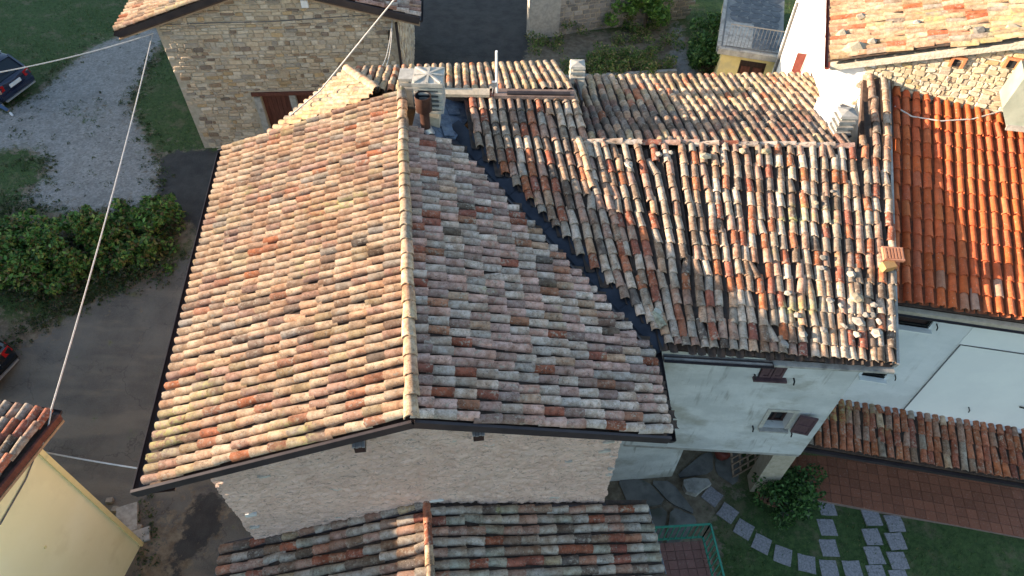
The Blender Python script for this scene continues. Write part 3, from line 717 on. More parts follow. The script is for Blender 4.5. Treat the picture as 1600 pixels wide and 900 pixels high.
for i, p in enumerate(front):
    zt = ztopA(p)
    for k in range(nz+1):
        z = zb+(zt-zb)*(k/nz)**.55; e = (p+dA*wob(xs[i], z))
        edge = (.03*mnoise.noise(Vector((z*5, 1, 7)))+.02*mnoise.noise(Vector((z*14, 4, 7)))) if i in (0, len(front)-1) else 0
        V.append((e[0]+pA[0]*edge, e[1]+pA[1]*edge, z))
for i in range(len(front)-1):
    for k in range(nz): Fs.append((i*(nz+1)+k, (i+1)*(nz+1)+k, (i+1)*(nz+1)+k+1, i*(nz+1)+k+1))
gw.add(V, Fs, smooth=True); gw.obj('gable_wall', M['plaster_a'], main)
sw = MB(); back = w0+dA*(LA-2*ov)
pl, pr = front[0], front[-1]
wall_panel(sw, pl+dA*.02, pl+dA*(LA-2*ov), zb, ztopA(pl), .35, pA); sw.obj('left_wall', M['plaster_a'], main); sw = MB()
wall_panel(sw, pr+dA*.02, pr+dA*2.0, zb, ztopA(pr), .35, -pA); sw.obj('right_wall', M['plaster_a'], main); sw = MB()
bl, br = pl+dA*(LA-2*ov), pr+dA*(LA-2*ov)
wall_panel(sw, bl, back, zb, (ztopA(pl), a0[2]-.26), .3, -dA)
sw.obj('rear_wall', M['plaster_a'], main)
for (u, v) in ((562, 690), (748, 672)):
    c = onplane(u, v+12, w0-dA*.24, dA); b = MB(); b.box(c+dA*.17, (.17, .34, .22), pA); be = b.obj('purlin_end', M['wood_dark'], main)
    t = MB()
    for k in range(4): t.beam(c+pA*(-.075+.05*k)+dA*-.03+np.array([0, 0, .125-.02*(k % 2)]), c+pA*(-.075+.05*k)+dA*.25+np.array([0, 0, .125]), .045, .03)
    t.obj('zinc_cover', M['galv'], be)
# pale repair patches and a grey cable hole on the gable wall are small raised plaster patches
def patch(u, v, w, h, mat, par=main, pl_=(w0, dA), name='repair_patch'):
    c = onplane(u, v, pl_[0]-pl_[1]*.035, pl_[1]); ax = unit([pl_[1][1], -pl_[1][0], 0]); P = []
    for k in range(11):
        a = 2*math.pi*k/11; r = random.uniform(.6, 1.1); P.append(c+ax*math.cos(a)*w*r*.5+np.array([0, 0, math.sin(a)*h*r*.5]))
    MB().prism(P, -pl_[1], .05).obj(name, mat, par)
for u, v, w, h in ((945, 706, .28, .10), (951, 692, .22, .07), (955, 734, .16, .08), (952, 743, .16, .07), (432, 717, .2, .06), (412, 746, .22, .07), (890, 722, .16, .05)): patch(u, v, w, h, M['concrete_pale'])
for u, v, w, h in ((392, 806, .26, .14), (398, 825, .2, .09), (683, 783, .34, .10)): patch(u, v, w, h, M['blue_plaster'])
# valley gutter between the two roofs
nB = unit([-.0105, -.2361, .9717])
vv = MB(); q0, q1 = v0+vd*.55, vv1-vd*.12; sr = unit(np.cross(vd, nB)); sr = sr if sr[0] > 0 else -sr; n_ = 6
L0, C0, R0 = [], [], []
for k in range(n_+1):
    c = q0*(1-k/n_)+q1*k/n_; wdt = .16+.10*k/n_; off = .012*(k % 2)
    vv.add([c+vs*(wdt+.02)+nrA*(.02), c+vs*.02+np.array([0, 0, -.04]), c+sr*.02+np.array([0, 0, -.04]), c+sr*(wdt+.12)+nB*.02], []) if False else None
    L0.append(c+vs*.26+nrA*.03); C0.append(c+np.array([0, 0, -.03+off*.3])); R0.append(c+sr*(.36+.06*k/n_)+nB*(.01+off*.5))
V = L0+C0+R0; m_ = n_+1
vv.add(V, [(k, k+1, m_+k+1, m_+k) for k in range(n_)]+[(m_+k, m_+k+1, 2*m_+k+1, 2*m_+k) for k in range(n_)])
vg = vv.obj('valley_gutter', M['valley'], main)
for k in range(1, n_):
    MB().beam(C0[k]+(R0[k]-C0[k])*.02+nB*.006, R0[k]+nB*.008, .01, .008, up=nB).obj('sheet_seam', M['valley'], vg)
MB().beam(q0*.9+q1*.1+vs*.20+nrA*.04, q1+vs*.20+nrA*.04, .05, .05, up=nrA).obj('gutter_rim', M['brown_metal'], vg)

# membrane patch and saddle at the ridge end
def roof_pt(u, v, lift=0): return onplane(u, v, a0+nrA*lift, nrA)
mm = MB(); mp = [roof_pt(u, v, .03) for u, v in ((641, 212), (655, 150), (722, 150), (735, 180), (712, 216))]
mm.prism(mp, nrA, .12); mem = mm.obj('roof_membrane', M['membrane'], main)
for u, v, w in ((694, 190, .3), (708, 172, .26), (700, 205, .24)):
    c = roof_pt(u, v, .06); MB().box(c, (w, .34, .03), unit([1, .3, -.2]), None, nrA).obj('membrane_sheet', M['membrane'], mem)

# ------------------------------------------------------------------ HIP-ENDED HOUSE behind (ridge left-right) and LONG HOUSE
vB = np.array([2.81, 7.61, 4.5])
def onB(u, v, l=0): return onplane(u, v, vB+nB*l, nB)
ZR = 5.95
hip = thing('hip_roof_house', (-.5, 15, 0), 'house with a small hipped roof behind the gable house, pale lit hip on its left', 'house')
HG = House(hip)
rgL, rgR = np.array([-3.25, 13.78, ZR-.17]), onB(898, 143); rgR[2] = ZR
fl_, fr_ = at(543, 113, 4.95), at(866, 102, 4.95)
nrL = at(440, 198, 4.95)
side_dir = unit(nrL-fl_); eaveL2 = fl_+side_dir*3.6
dn = np.array([0, 0, -.08])
# front slope down to the valley
seam_top, seam_bot = onB(903, 150), np.array([2.86, 7.62, 4.5])
sd = unit(seam_top-seam_bot)
fpoly = [onB(735, 150), onB(898, 148), seam_bot+sd*1.0, seam_bot+sd*.1, vv1+sr*.20, v0+sr*.22]
fpoly = [p_-nB*.09 for p_ in fpoly]
eB0 = np.array([2.9, 7.50, 4.48]); eB1 = np.array([7.16, 7.30, 4.48])
f2, _ = HG.roof(fpoly, (eB0, eB1), 'mixed', spacing=.215, expo=.36, name='front_roof_slope', head=lambda u: R_(-12.0), jit=1.3, style='grey')
gback = [rgL, rgR, fr_, fl_]
g1_, _ = HG.roof([p_+dn for p_ in gback], (fr_, fl_), 'straw', spacing=.2, expo=.36, name='rear_roof_slope', jit=1.2, off=(.1, 0))
bpl = a1+dA*.10                                                     # the hip slope stops at the gable house
def cutb(A, B):
    t = ((bpl-A)@dA)/((B-A)@dA); return A+(B-A)*t
eaveL2 = cutb(fl_, fl_+side_dir); rgL = cutb(fl_, rgL) if (rgL-bpl)@dA < .05 else rgL
hipc = rgL+(eaveL2-fl_)*.0
nh = unit(np.cross(rgL-fl_, eaveL2-fl_)); nh = nh if nh[2] > 0 else -nh
low = cutb(rgL, rgL+side_dir)
hl, _ = HG.roof([p_+dn for p_ in (fl_, rgL, low, eaveL2)], (fl_, eaveL2), 'white', spacing=.2, expo=.36, name='left_hip_slope', jit=1.0, off=(.1, 0))
HG.cap_line([fl_+np.array([0, 0, .02]), rgL+np.array([0, 0, .04])], 'white', part=g1_, wid=1.3, size=1.1)
HG.finish()
MB().beam(fl_+np.array([0, .05, -.06]), fr_+np.array([.05, .05, -.06]), .04, .10).obj('eave_trim', M['brown_metal'], hip)
MB().beam(fr_+np.array([.03, 0, -.02]), rgR+np.array([.03, 0, -.02]), .03, .08).obj('verge_flashing', M['grey_paint'], hip)
ew = side_dir; eo = unit([-abs(ew[1]), ew[0]*np.sign(ew[1])*1, 0]); MB().beam(fl_-np.array([.04, 0, .05]), eaveL2-np.array([.04, 0, .05]), .05, .09).obj('eave_trim', M['brown_metal'], hip)
# ridge flashing boards
rp = [at(690, 145, 6.02), at(765, 146, 6.02), at(772, 146, 6.02), at(880, 146, 6.02), at(897, 152, 6.02)]
MB().beam(rp[0]+np.array([0, .02, 0]), rp[1]+np.array([0, .02, 0]), .26, .07).obj('ridge_mortar', M['mortar'], hip)
rb = MB().beam(rp[2]+np.array([0, .03, -.02]), rp[3]+np.array([.25, -.02, -.02]), .30, .08).obj('ridge_board', M['ridge_brown'], hip)
MB().tube([rp[2]+np.array([.3, -.04, .05]), rp[3]+np.array([.15, -.08, .05])], .05, 8).obj('ridge_roll', M['brown_metal'], rb)
hw = MB(); ins_ = .3
bl_, br_ = fl_+np.array([ins_, -ins_, 0]), fr_+np.array([-ins_*.5, -ins_, 0])
wall_panel(hw, bl_, br_, -.2, fl_[2]-.15, .3, (0, -1)); wall_panel(hw, bl_, bl_+np.array([-.9, -2.2, 0]), -.2, fl_[2]-.15, .3, (1, 0)); wall_panel(hw, br_, br_+np.array([.1, -2.2, 0]), -.2, (fr_[2]-.15, 5.6), .3, (-1, 0))
hw.obj('rear_walls', M['mortar_pale'], hip)

long_ = thing('long_house', (5, 10, -2.1), 'weathered white house with a long sagging roof of old mixed tiles and loose stones', 'house')
HB = House(long_, 'grey')
rB0, rB1 = onB(908, 226), onB(1332, 233); top1, top2 = onB(1352, 118), onB(1384, 128)
def headB(u):
    if u < 0: return R_(-10)
    if u < .8: return R_(-10+7.5*u/.8)
    return R_(-2.5+11.5*(u-.8)/3.5)
bpoly = [seam_bot+nB*0, eB1, top2, top1, onB(1345, 233), rB1, rB0]
bpoly = [p_-nB*.09 for p_ in bpoly]
bs, _ = HB.roof(bpoly, (eB0, eB1), 'mixed', spacing=.183, expo=.34, name='front_roof_slope', head=headB, jit=2.1, wob=.06, stagger=1, wscale=1.12)
ce0, ce1 = at(903, 128, 4.85), at(1268, 121, 4.85)
rcL, rcR = rB0.copy(), rB1.copy(); rcR[2] = rcL[2] = 5.63
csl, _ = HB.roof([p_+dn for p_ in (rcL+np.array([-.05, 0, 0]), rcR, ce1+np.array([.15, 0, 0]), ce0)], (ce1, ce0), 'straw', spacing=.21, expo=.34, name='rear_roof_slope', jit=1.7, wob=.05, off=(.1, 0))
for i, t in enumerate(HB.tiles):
    if t[7] is csl and t[0][2] > 5.30+.05*math.sin(t[0][0]*2) and random.random() < .85: HB.tiles[i] = (*t[:4], random.choice([DARK, BROWN, (.20, .16, .13), (.24, .19, .16), (.27, .15, .11)]), *t[5:])  # shadow band and weathering below the ridge put into the tile colours
HB.cap_line([rB1+np.array([0, .02, -.01]), rB0+np.array([.05, .02, -.01])], 'pale', part=bs, wid=.95, size=.9, expo=.42)
HB.cap_line([onB(926, 298, .02), onB(906, 226, .02)], 'straw', part=bs, wid=1.0, size=.95, expo=.4)
sm0, sm1 = onB(1330, 470, .02), 0
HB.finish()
for p_, q_ in ((eB1+np.array([.05, 0, -.02]), top2+np.array([.05, 0, -.02])),): MB().beam(p_, q_, .05, .16).obj('verge_trim', M['concrete'], long_)
# eave: slab edge + gutter board
MB().beam(eB0+np.array([0, -.02, -.16]), eB1+np.array([.05, -.02, -.16]), .12, .06).obj('eave_slab', M['concrete'], long_)
gutter(eB0+np.array([0, -.1, -.10]), eB0*.52+eB1*.48+np.array([0, -.1, -.10]), .075, (0, -1, 0), M['brown_metal'], long_)
MB().beam(ce0+np.array([0, .03, -.06]), ce1+np.array([0, .03, -.06]), .1, .12).obj('rear_eave_coping', M['concrete'], long_)
# walls of the long house
wd = unit(np.array([7.11, 7.33, 0])-np.array([2.91, 7.5, 0])); wnn = np.array([wd[1], -wd[0], 0])   # outward (towards the viewer)
wb0 = np.array([2.91, 7.5, 4.5])-wnn*.32
def onW(u, v, d=0): return onplane(u, v, wb0+wnn*d, wnn)
wBR = onW(1342, 584); wzb = float(onW(1240, 710)[2])
wBL = wb0-wd*.35
Wrect = lambda p, q, z0, z1: None
def wall_with_holes(xa, xb, z0, z1, holes, org, ax, out, th, name, mat, parent):
    """upright wall made of blocks round rectangular openings; holes: (x0,x1,z0,z1)"""
    xs_ = sorted({xa, xb, *[h[0] for h in holes], *[h[1] for h in holes]}); zs_ = sorted({z0, z1, *[h[2] for h in holes], *[h[3] for h in holes]})
    mb_ = MB(); V = {}; Fs_ = []
    inside = lambda x, z: any(h[0] < x < h[1] and h[2] < z < h[3] for h in holes)
    P_ = lambda x, z, d: np.array([org[0]+ax[0]*x-out[0]*d, org[1]+ax[1]*x-out[1]*d, z])
    for i in range(len(xs_)-1):
        for j in range(len(zs_)-1):
            x0, x1, y0, y1 = xs_[i], xs_[i+1], zs_[j], zs_[j+1]
            if inside((x0+x1)/2, (y0+y1)/2): continue
            mb_.add([P_(x0, y0, 0), P_(x1, y0, 0), P_(x1, y1, 0), P_(x0, y1, 0)], [(0, 1, 2, 3)])
            mb_.add([P_(x0, y0, th), P_(x1, y0, th), P_(x1, y1, th), P_(x0, y1, th)], [(3, 2, 1, 0)])
    for h in list(holes)+[(xa, xb, z0, z1)]:
        x0, x1, y0, y1 = h
        for (u0_, w0_), (u1_, w1_) in (((x0, y0), (x1, y0)), ((x1, y0), (x1, y1)), ((x1, y1), (x0, y1)), ((x0, y1), (x0, y0))):
            mb_.add([P_(u0_, w0_, 0), P_(u1_, w1_, 0), P_(u1_, w1_, th), P_(u0_, w0_, th)], [(0, 1, 2, 3)])
    return mb_.obj(name, mat, parent, fix=False)
def xz(p): return float((p-wb0)@wd), float(p[2])
h1 = (xz(onW(1194, 566))[0], xz(onW(1236, 566))[0], xz(onW(1190, 588))[1], 4.12)
h2 = (xz(onW(1198, 655))[0], xz(onW(1234, 655))[0], xz(onW(1195, 667))[1], xz(onW(1205, 642))[1])
xL, xR = xz(wBL)[0], xz(wBR)[0]
wall_with_holes(xL, xR, wzb, 4.28, [h1, h2], wb0, wd, wnn, .3, 'front_wall', M['blue_plaster'], long_)
rw = MB(); br2 = wb0+wd*xR
wall_panel(rw, br2-wnn*.305, br2-wnn*6.4+np.array([1.2, 0, 0]), wzb, (4.28, 5.9), .3, (-1, 0)); rw.obj('right_wall', M['blue_plaster'], long_)
def wpt(x, z, d=0): return wb0+wd*x+wnn*d+np.array([0, 0, z-wb0[2]])
def leaf_shutter(x0, x1, z0, z1, d, parent, mat='shutter', name='shutter', ang=0, hinge=None):
    c = wpt((x0+x1)/2, (z0+z1)/2, d); ax = wd; 
    if hinge is not None:
        hx = wpt(hinge, (z0+z1)/2, d); ax = wd*math.cos(ang)+wnn*math.sin(ang); c = hx+ax*(x1-x0)/2
    nn_ = np.array([ax[1], -ax[0], 0])
    o = MB().box(c, (x1-x0, .03, z1-z0), ax).obj(name, M[mat], parent)
    f = MB(); hw_, hh_ = (x1-x0)/2, (z1-z0)/2
    for s1 in (-1, 1): f.box(c+ax*s1*(hw_-.03)+nn_*.02, (.05, .025, z1-z0), ax); f.box(c+np.array([0, 0, s1*(hh_-.04)])+nn_*.021, ((x1-x0)-.11, .023, .07), ax)
    f.box(c+nn_*.021, ((x1-x0)-.11, .023, .05), ax); f.obj('shutter_frame', M[mat], o); return o
def sill(x0, x1, z, parent, mat='concrete', d=.05): MB().box(wpt((x0+x1)/2, z-.03, .0), (x1-x0+.16, .22, .05), wd).obj('sill', M[mat], parent)
# upper window, shut
wu = MB().box(wpt((h1[0]+h1[1])/2, (h1[2]+h1[3])/2, -.2), (h1[1]-h1[0], .03, h1[3]-h1[2]), wd).obj('window', M['dark_in'], long_)
mx = (h1[0]+h1[1])/2
leaf_shutter(h1[0]+.02, mx-.008, h1[2]+.02, h1[3]-.02, .01, wu); leaf_shutter(mx+.008, h1[1]-.02, h1[2]+.02, h1[3]-.02, .01, wu)
sill(h1[0], h1[1], h1[2], wu, 'shutter')
wl_ = MB().box(wpt((h2[0]+h2[1])/2, (h2[2]+h2[3])/2, -.24), (h2[1]-h2[0], .03, h2[3]-h2[2]), wd).obj('window', M['dark_in'], long_)
fr = MB()
for x in (h2[0]+.03, h2[1]-.03, (h2[0]+h2[1])/2): fr.box(wpt(x, (h2[2]+h2[3])/2, -.21), (.05, .05, h2[3]-h2[2]), wd)
fr.box(wpt((h2[0]+h2[1])/2, h2[2]+.03, -.205), (h2[1]-h2[0], .05, .05), wd); fr.box(wpt((h2[0]+h2[1])/2, h2[3]-.03, -.205), (h2[1]-h2[0], .05, .05), wd); fr.obj('window_frame', M['wood_dark'], wl_)
sill(h2[0], h2[1], h2[2], wl_)
sf = MB()
for x in (h2[0]-.05, h2[1]+.05): sf.box(wpt(x, (h2[2]+h2[3])/2, .006), (.09, .03, h2[3]-h2[2]+.1), wd)
sf.box(wpt((h2[0]+h2[1])/2, h2[3]+.05, .008), (h2[1]-h2[0]+.19, .03, .09), wd); sf.obj('window_surround', M['concrete_pale'], wl_)
leaf_shutter(0, (h2[1]-h2[0])*.78, h2[2], h2[3], .07, wl_, hinge=h2[1]+.12, ang=R_(10))
for u, v in ((1179, 588), (1240, 594), (1176, 668), (1236, 676)):
    c = onW(u, v, .03); MB().tube([c+np.array([0, .05, .03]), c+np.array([0, -.05, .02]), c+np.array([.02, -.05, -.10])], .018, 6).obj('shutter_hook', M['black'], long_)
# lower band under the wall, porch below
MB().box(wpt((xL+xR)/2+.1, wzb-.07, -.17), (xR-xL-.2, .30, .13), wd).obj('porch_beam', M['concrete'], long_)
pg = MB(); gl = -2.3
wall_panel(pg, wpt(xL, 0, -2.2), wpt(xR, 0, -2.2), gl, wzb, .3, -wnn); pg.obj('porch_back_wall', M['blue_plaster'], long_)
c0 = ground_at(1050, 744); z_ = float(c0[2]); lw = MB()
le = np.array([c0[0]-3.2, c0[1]-.35, 0]); wall_panel(lw, le, c0, gl, .52, .4, (0, 1)); lw.obj('lower_left_wall', M['blue_plaster'], long_)
lw = MB(); wall_panel(lw, c0+np.array([0, .402, 0]), c0+np.array([.3, 2.0, 0]), gl, .5, .4, (-1, 0)); lw.obj('lower_side_wall', M['blue_plaster'], long_)
MB().box(wpt((xL+xR)/2, wzb-.0, -1.5), (xR-xL, 1.9, .12), wd).obj('porch_ceiling', M['concrete'], long_)
pil = MB(); pc = wpt(xR-.30, 0, -.25)
pil.box((pc[0], pc[1], (gl+wzb-.14)/2), (.55, .44, wzb-.14-gl), wd); po = pil.obj('porch_pillar', M['mortar'], long_)
if False: masonry(po, np.array([*(pc-wd*.275+wnn*.222)[:2], -2.2]), wd, wnn, .55, wzb+1.98, 'rubble', (.14, .22), (.18, .3), depth=.06)

# ------------------------------------------------------------------ FRONT WING roof (bottom)
wing = thing('front_wing', (-1, 3, -2.1), 'low front wing with a lichen grey tiled gable roof below the pink wall', 'building')
HD = House(wing, 'grey')
D0 = onplane(668, 790, w0-dA*.03, dA); slp = .262
DL0 = D0-pA*4.12+dA*.12; DL0[2] = D0[2]-4.12*slp
DR0 = onplane(1007, 787, w0-dA*.03, dA); 
fwd = 4.5
DR0[2] = D0[2]-slp*((DR0-D0)@pA)
dn = np.array([0, 0, -.09])
dl, _ = HD.roof([p_+dn for p_ in (DL0, D0, D0-dA*fwd, DL0-dA*fwd)], (DL0, DL0-dA*fwd), 'lichen', spacing=.205, expo=.34, name='left_roof_slope', jit=1.4, off=(.12, 0))
dr, _ = HD.roof([p_+dn for p_ in (D0, DR0, DR0-dA*fwd, D0-dA*fwd)], (DR0-dA*fwd, DR0), 'lichen', spacing=.205, expo=.36, name='right_roof_slope', jit=1.2, off=(.12, 0))
HD.cap_line([D0-dA*fwd, D0-dA*.8], 'white', part=dl, wid=1.0); HD.cap_line([D0-dA*.8, D0], 'canopy', part=dl, wid=1.0)
HD.finish()
e1_ = D0+np.array([0, 0, .02])-dA*.07; wdl = pl-dA*.07
MB().tube([e1_+pA*.1, np.array([*(pr-dA*.07)[:2], D0[2]-slp*((pr-D0)@pA)+.04])], .06, 8).obj('wall_flashing', M['brown_metal'], wing)
MB().tube([e1_, np.array([*wdl[:2], D0[2]+slp*((pl-D0)@pA)+.06])], .045, 8).obj('wall_flashing', M['brown_metal'], wing)
gutter(DR0+pA*.05+dn, DR0-dA*fwd+pA*.05+dn, .06, pA, M['galv'], wing); gutter(DL0-pA*.05+dn, DL0-dA*fwd-pA*.05+dn, .06, -pA, M['brown_metal'], wing)
MB().beam(DL0+dA*.03-np.array([0, 0, .06]), DL0+pA*.9+dA*.03+np.array([0, 0, .9*slp-.06]), .04, .1).obj('verge_trim', M['brown_metal'], wing)
ww = MB(); wall_panel(ww, DR0-pA*.25, DR0-pA*.25-dA*fwd, -2.4, DR0[2]-.25, .3, -pA); wall_panel(ww, DL0+pA*.25, DL0+pA*.25-dA*fwd, -2.4, DL0[2]-.25, .3, pA)
wall_panel(ww, pr+pA*.03+dA*.02, DR0-pA*.27+dA*.02, -2.4, DR0[2]-.1, .3, -dA); wall_panel(ww, DL0+pA*.27, pl-pA*.03, -2.4, DL0[2]-.05, .3, -dA); ww.obj('walls', M['mortar'], wing)

# ------------------------------------------------------------------ ORANGE ROOF HOUSE (right)
hF = R_(12.0); bF = np.array([math.sin(hF), math.cos(hF), 0]); pF = R_(17)
eF0 = at(1390, 470, 4.35); eF1 = at(1600, 500, 4.35); dF = unit(eF1-eF0); sF = unit([*bF[:2]*math.cos(pF), math.sin(pF)])
nF = unit(np.cross(dF, sF)); nF = nF if nF[2] > 0 else -nF
orange = thing('orange_roof_house', (9.5, 11, -2.1), 'pale rendered house under a bright orange new tiled roof', 'house')
HF = House(orange, 'new')
tF0 = onplane(1388, 138, eF0, nF); tF1 = onplane(1600, 196, eF0, nF)
dEx = dF*4.0
oL = eF0-dF*.45
fp = [p_-nF*.09 for p_ in (oL, eF1+dEx, tF1+unit(tF1-tF0)*3.9, tF0-dF*.1)]
fs, _ = HF.roof(fp, (oL, eF1+dEx), 'orange', spacing=.222, expo=.40, name='roof', head=lambda u: R_(2.6), jit=.8, channel='channel_new', wscale=.88)
# older grey tiles near the eave
for i, t in enumerate(HF.tiles):
    hgt = (np.array(t[0])-eF0)@sF
    if hgt < .75 and random.random() < .22: HF.tiles[i] = (*t[:4], random.choice([GREY, PINK, CREAM, TERRA]), *t[5:])
HF.finish()
gF = np.array([dF[1], -dF[0], 0]); gF = gF if gF[1] < 0 else -gF          # outward
MB().beam(oL+gF*.06+np.array([0, 0, -.16]), eF1+dEx+gF*.06+np.array([0, 0, -.16]), .12, .09).obj('eave_stone', M['mortar'], orange)
gutter(oL+gF*.14+np.array([0, 0, -.20]), eF1+dEx+gF*.14+np.array([0, 0, -.20]), .05, gF, M['brown_metal'], orange)
wF = eF0-gF*.22
def onF(u, v, d=0): return onplane(u, v, wF+gF*d, gF)
fx = lambda p: float((p-wF)@dF)
wA, wB_ = -1.6, fx(eF1)+3.8
wins = []
for (u0_, u1_, vt, vb) in ((1392, 1454, 480, 505), (1346, 1384, 560, 586)):
    a_, b_ = onF(u0_, vb), onF(u1_, vb+(4 if u0_ > 1380 else 2)); wins.append((fx(a_), fx(b_), float(a_[2]), float(a_[2])+(.50 if u0_ > 1380 else .62)))
wall_with_holes(wA, wB_, -2.3, 3.98, wins, np.array([*wF[:2], 0]), dF, gF, .3, 'front_wall', M['pale_render'], orange)
def fpt(x, z, d=0): return np.array([*(wF+dF*x+gF*d)[:2], z])
for (x0, x1, z0, z1) in wins:
    w_ = MB().box(fpt((x0+x1)/2, (z0+z1)/2, -.1), (x1-x0, .05, z1-z0), dF).obj('window', M['wood_dark'], orange)
    MB().box(fpt((x0+x1)/2, z0-.02, .04), (x1-x0+.1, .2, .04), dF).obj('sill', M['pale_render_2'], w_)
    f = MB(); f.box(fpt(x1-.03, (z0+z1)/2, -.06), (.05, .05, z1-z0), dF); f.box(fpt((x0+x1)/2, z0+.03, -.06), (x1-x0-.06, .05, .05), dF); f.obj('window_frame', M['black'], w_)
# lighter render panel on the right, cable along it
pxl = fx(onF(1478, 560)); pt = [fpt(pxl, -.2, .012), fpt(wB_, -.2, .012), fpt(wB_, 3.98, .012), fpt(pxl, 3.98, .012)]
MB().prism(pt, gF, .03).obj('render_panel', M['pale_render_2'], orange)
cx = fx(onF(1500, 537)); cz = float(onF(1500, 537)[2])
MB().tube([fpt(cx, .2, .03), fpt(cx, cz, .03), fpt(cx+.5, cz+.0, .03), fpt(wB_, cz+.02, .03)], .014, 6).obj('wall_cable', M['cable_dark'], orange)
for u, v in ((1463, 511), (1398, 590), (1513, 640)):
    c = onF(u, v, .05); MB().tube([c+np.array([0, .05, .05]), c+np.array([0, -.04, .03]), c+np.array([.02, -.04, -.06])], .014, 6).obj('shutter_hook', M['black'], orange)
c = onF(1593, 636, .05); MB().tube([c, c+np.array([.12, -.05, .02])], .02, 6).obj('wall_bracket', M['black'], orange)
# canopy roof over the terrace
k0, k1 = onF(1316, 628, .02), onF(1600, 674, .02); kz = (k0[2]+k1[2])/2; k0[2] = k1[2] = kz
q0_, q1_ = at(1262, 692, kz-.30), at(1600, 752, kz-.30); kd = unit(k1-k0)
q0_ = k0+gF*1.0; q0_[2] = kz-.30; q1_ = k1+gF*1.0; q1_[2] = kz-.30
fr_lines = (at(1600, 752, kz-.3)-np.array([*k1[:2], kz-.3]))@gF
for q in (q0_, q1_): q[:2] = (q - gF*1.0 + gF*fr_lines)[:2]
ex = kd*3.6; cpoly = [q0_-kd*.9, q1_+ex, k1+ex, k0-kd*.9]; kn = unit(np.cross(kd, k0-q0_)); kn = kn if kn[2] > 0 else -kn
HFc = House(orange, 'grey')
cp, _ = HFc.roof([p_-kn*.08 for p_ in cpoly], (q0_, q1_), 'canopy', spacing=.185, expo=.36, name='canopy_roof', jit=1.5, off=(.1, 0))
HFc.finish(120)
MB().beam(q0_-kd*.9+gF*.03+np.array([0, 0, -.18]), q1_+ex+gF*.03+np.array([0, 0, -.18]), .08, .1).obj('canopy_beam', M['brown_metal'], orange)
MB().beam(k0-kd*.9+np.array([0, 0, .02])+gF*.03, k1+ex+np.array([0, 0, .02])+gF*.03, .12, .06).obj('canopy_mortar', M['pale_render'], orange)

# ------------------------------------------------------------------ EAST HOUSE (top right): rubble gable, white side wall
dE = unit([.945, -.326, 0]); nE = np.array([-.326, -.945, 0]); nE = unit(nE)        # along the gable, outward
east = thing('rubble_house', (9.5, 17, 0), 'old house with a straw coloured tiled roof, rubble gable and blinding white side wall', 'house')
HE = House(east, 'old')
gp = np.array([*tF0[:2], 0]); vp = gp+nE*.16
E0 = onplane(1298, 98, vp, nE); E1 = onplane(1600, 62, vp, nE)
ed = unit([math.sin(R_(16.6)), math.cos(R_(16.6)), 0]); E2 = E0+ed*7.0; E3 = E1+(E1-E0)*1.35; E4 = E3+ed*7.0
dn = np.array([0, 0, -.08])
es, _ = HE.roof([p_+dn for p_ in (E0, E3, E4, E2)], (E2, E0), 'straw', spacing=.2, expo=.40, name='roof', jit=2.0, off=(.1, 0))
es.data.materials[0] = M['mortar_pale']
for i, t in enumerate(HE.tiles):
    if random.random() < .05: HE.tiles[i] = (*t[:4], (.50, .14, .065), *t[5:])
HE.finish()
gutter(E0-dE*.05+nE*.1+dn, E2-dE*.05+dn, .06, -dE, M['red_gutter'], east)
zE = lambda s_: E0[2]-.22+(E1[2]-E0[2])/np.linalg.norm((E1-E0)[:2])*(s_)
g0_ = E0-nE*.16+dE*.18; g0_[2] = 0; GL = 8.0
gwm = MB(); wall_panel(gwm, g0_+dE*.8, g0_+dE*GL, 2.5, (zE(.98), zE(GL+.18)), .4, -nE); gwl = gwm.obj('gable_wall', M['mortar_pale'], east)
masonry(gwl, np.array([*(g0_+dE*.8)[:2], 4.4]), dE, nE, GL-.8, 4.6, 'rubble', (.07, .15), (.08, .30), keep=lambda x, y, a_, b_: 4.4+y+b_ < zE(x+.98)-.04, depth=.07, irregular=.02, jit=.14, gap=.006)
wp_ = MB(); wall_panel(wp_, g0_-dE*.0, g0_+dE*.797, -.1, (zE(.18), zE(.97)), .4, -nE); wp_.obj('plastered_corner', M['white_plaster'], east)
# putlog bricks near the verge
for u, v in ((1495, 97), (1580, 99)):
    c = onplane(u, v, gp+nE*.02, nE); b = MB()
    MB().box(c+nE*.02, (.16, .04, .16), dE).obj('putlog_hole', M['dark_in'], east)
    for s1 in (-1, 1):
        o = MB().box(c+dE*s1*.12+nE*.03, (.06, .1, .2), dE).obj('brick', M['brick'], east); o.color = (.5, .2, .09, 1)
    o = MB().box(c+nE*.035+np.array([0, 0, .13]), (.30, .1, .05), dE).obj('brick', M['brick'], east); o.color = (.5, .2, .09, 1)
fc = np.array([8.98, 21.55, 0]); nc = g0_+dE*-.02
sd_ = unit(fc-nc); so_ = np.array([-sd_[1], sd_[0], 0])
wp_ = MB(); wall_panel(wp_, nc, fc, -.1, (zE(.1)-.02, 5.95), .35, -so_); wp_.obj('side_wall', M['white_plaster'], east)
# fittings on the white wall
onS = lambda u, v, d=0: onplane(u, v, nc+so_*d, so_)
p_, q_ = onS(1262, 116, .04), onS(1293, 42, .04); MB().tube([p_, q_], .03, 8).obj('downpipe', M['white_paint'], east)
p_, q_ = onS(1249, 116, .03), onS(1281, 36, .03); MB().tube([p_, q_], .010, 6).obj('wall_cable', M['cable'], east)
c1_, c2_ = onS(1243, 118, .12), onS(1255, 84, .12); MB().beam(c1_, c2_, .05, .30, up=so_).obj('shutter', M['red_gutter'], east)
p_, q_ = onS(1208, 118, .05), onS(1246, 4, .05); MB().tube([p_, q_], .045, 8).obj('downpipe', M['grey_paint'], east)
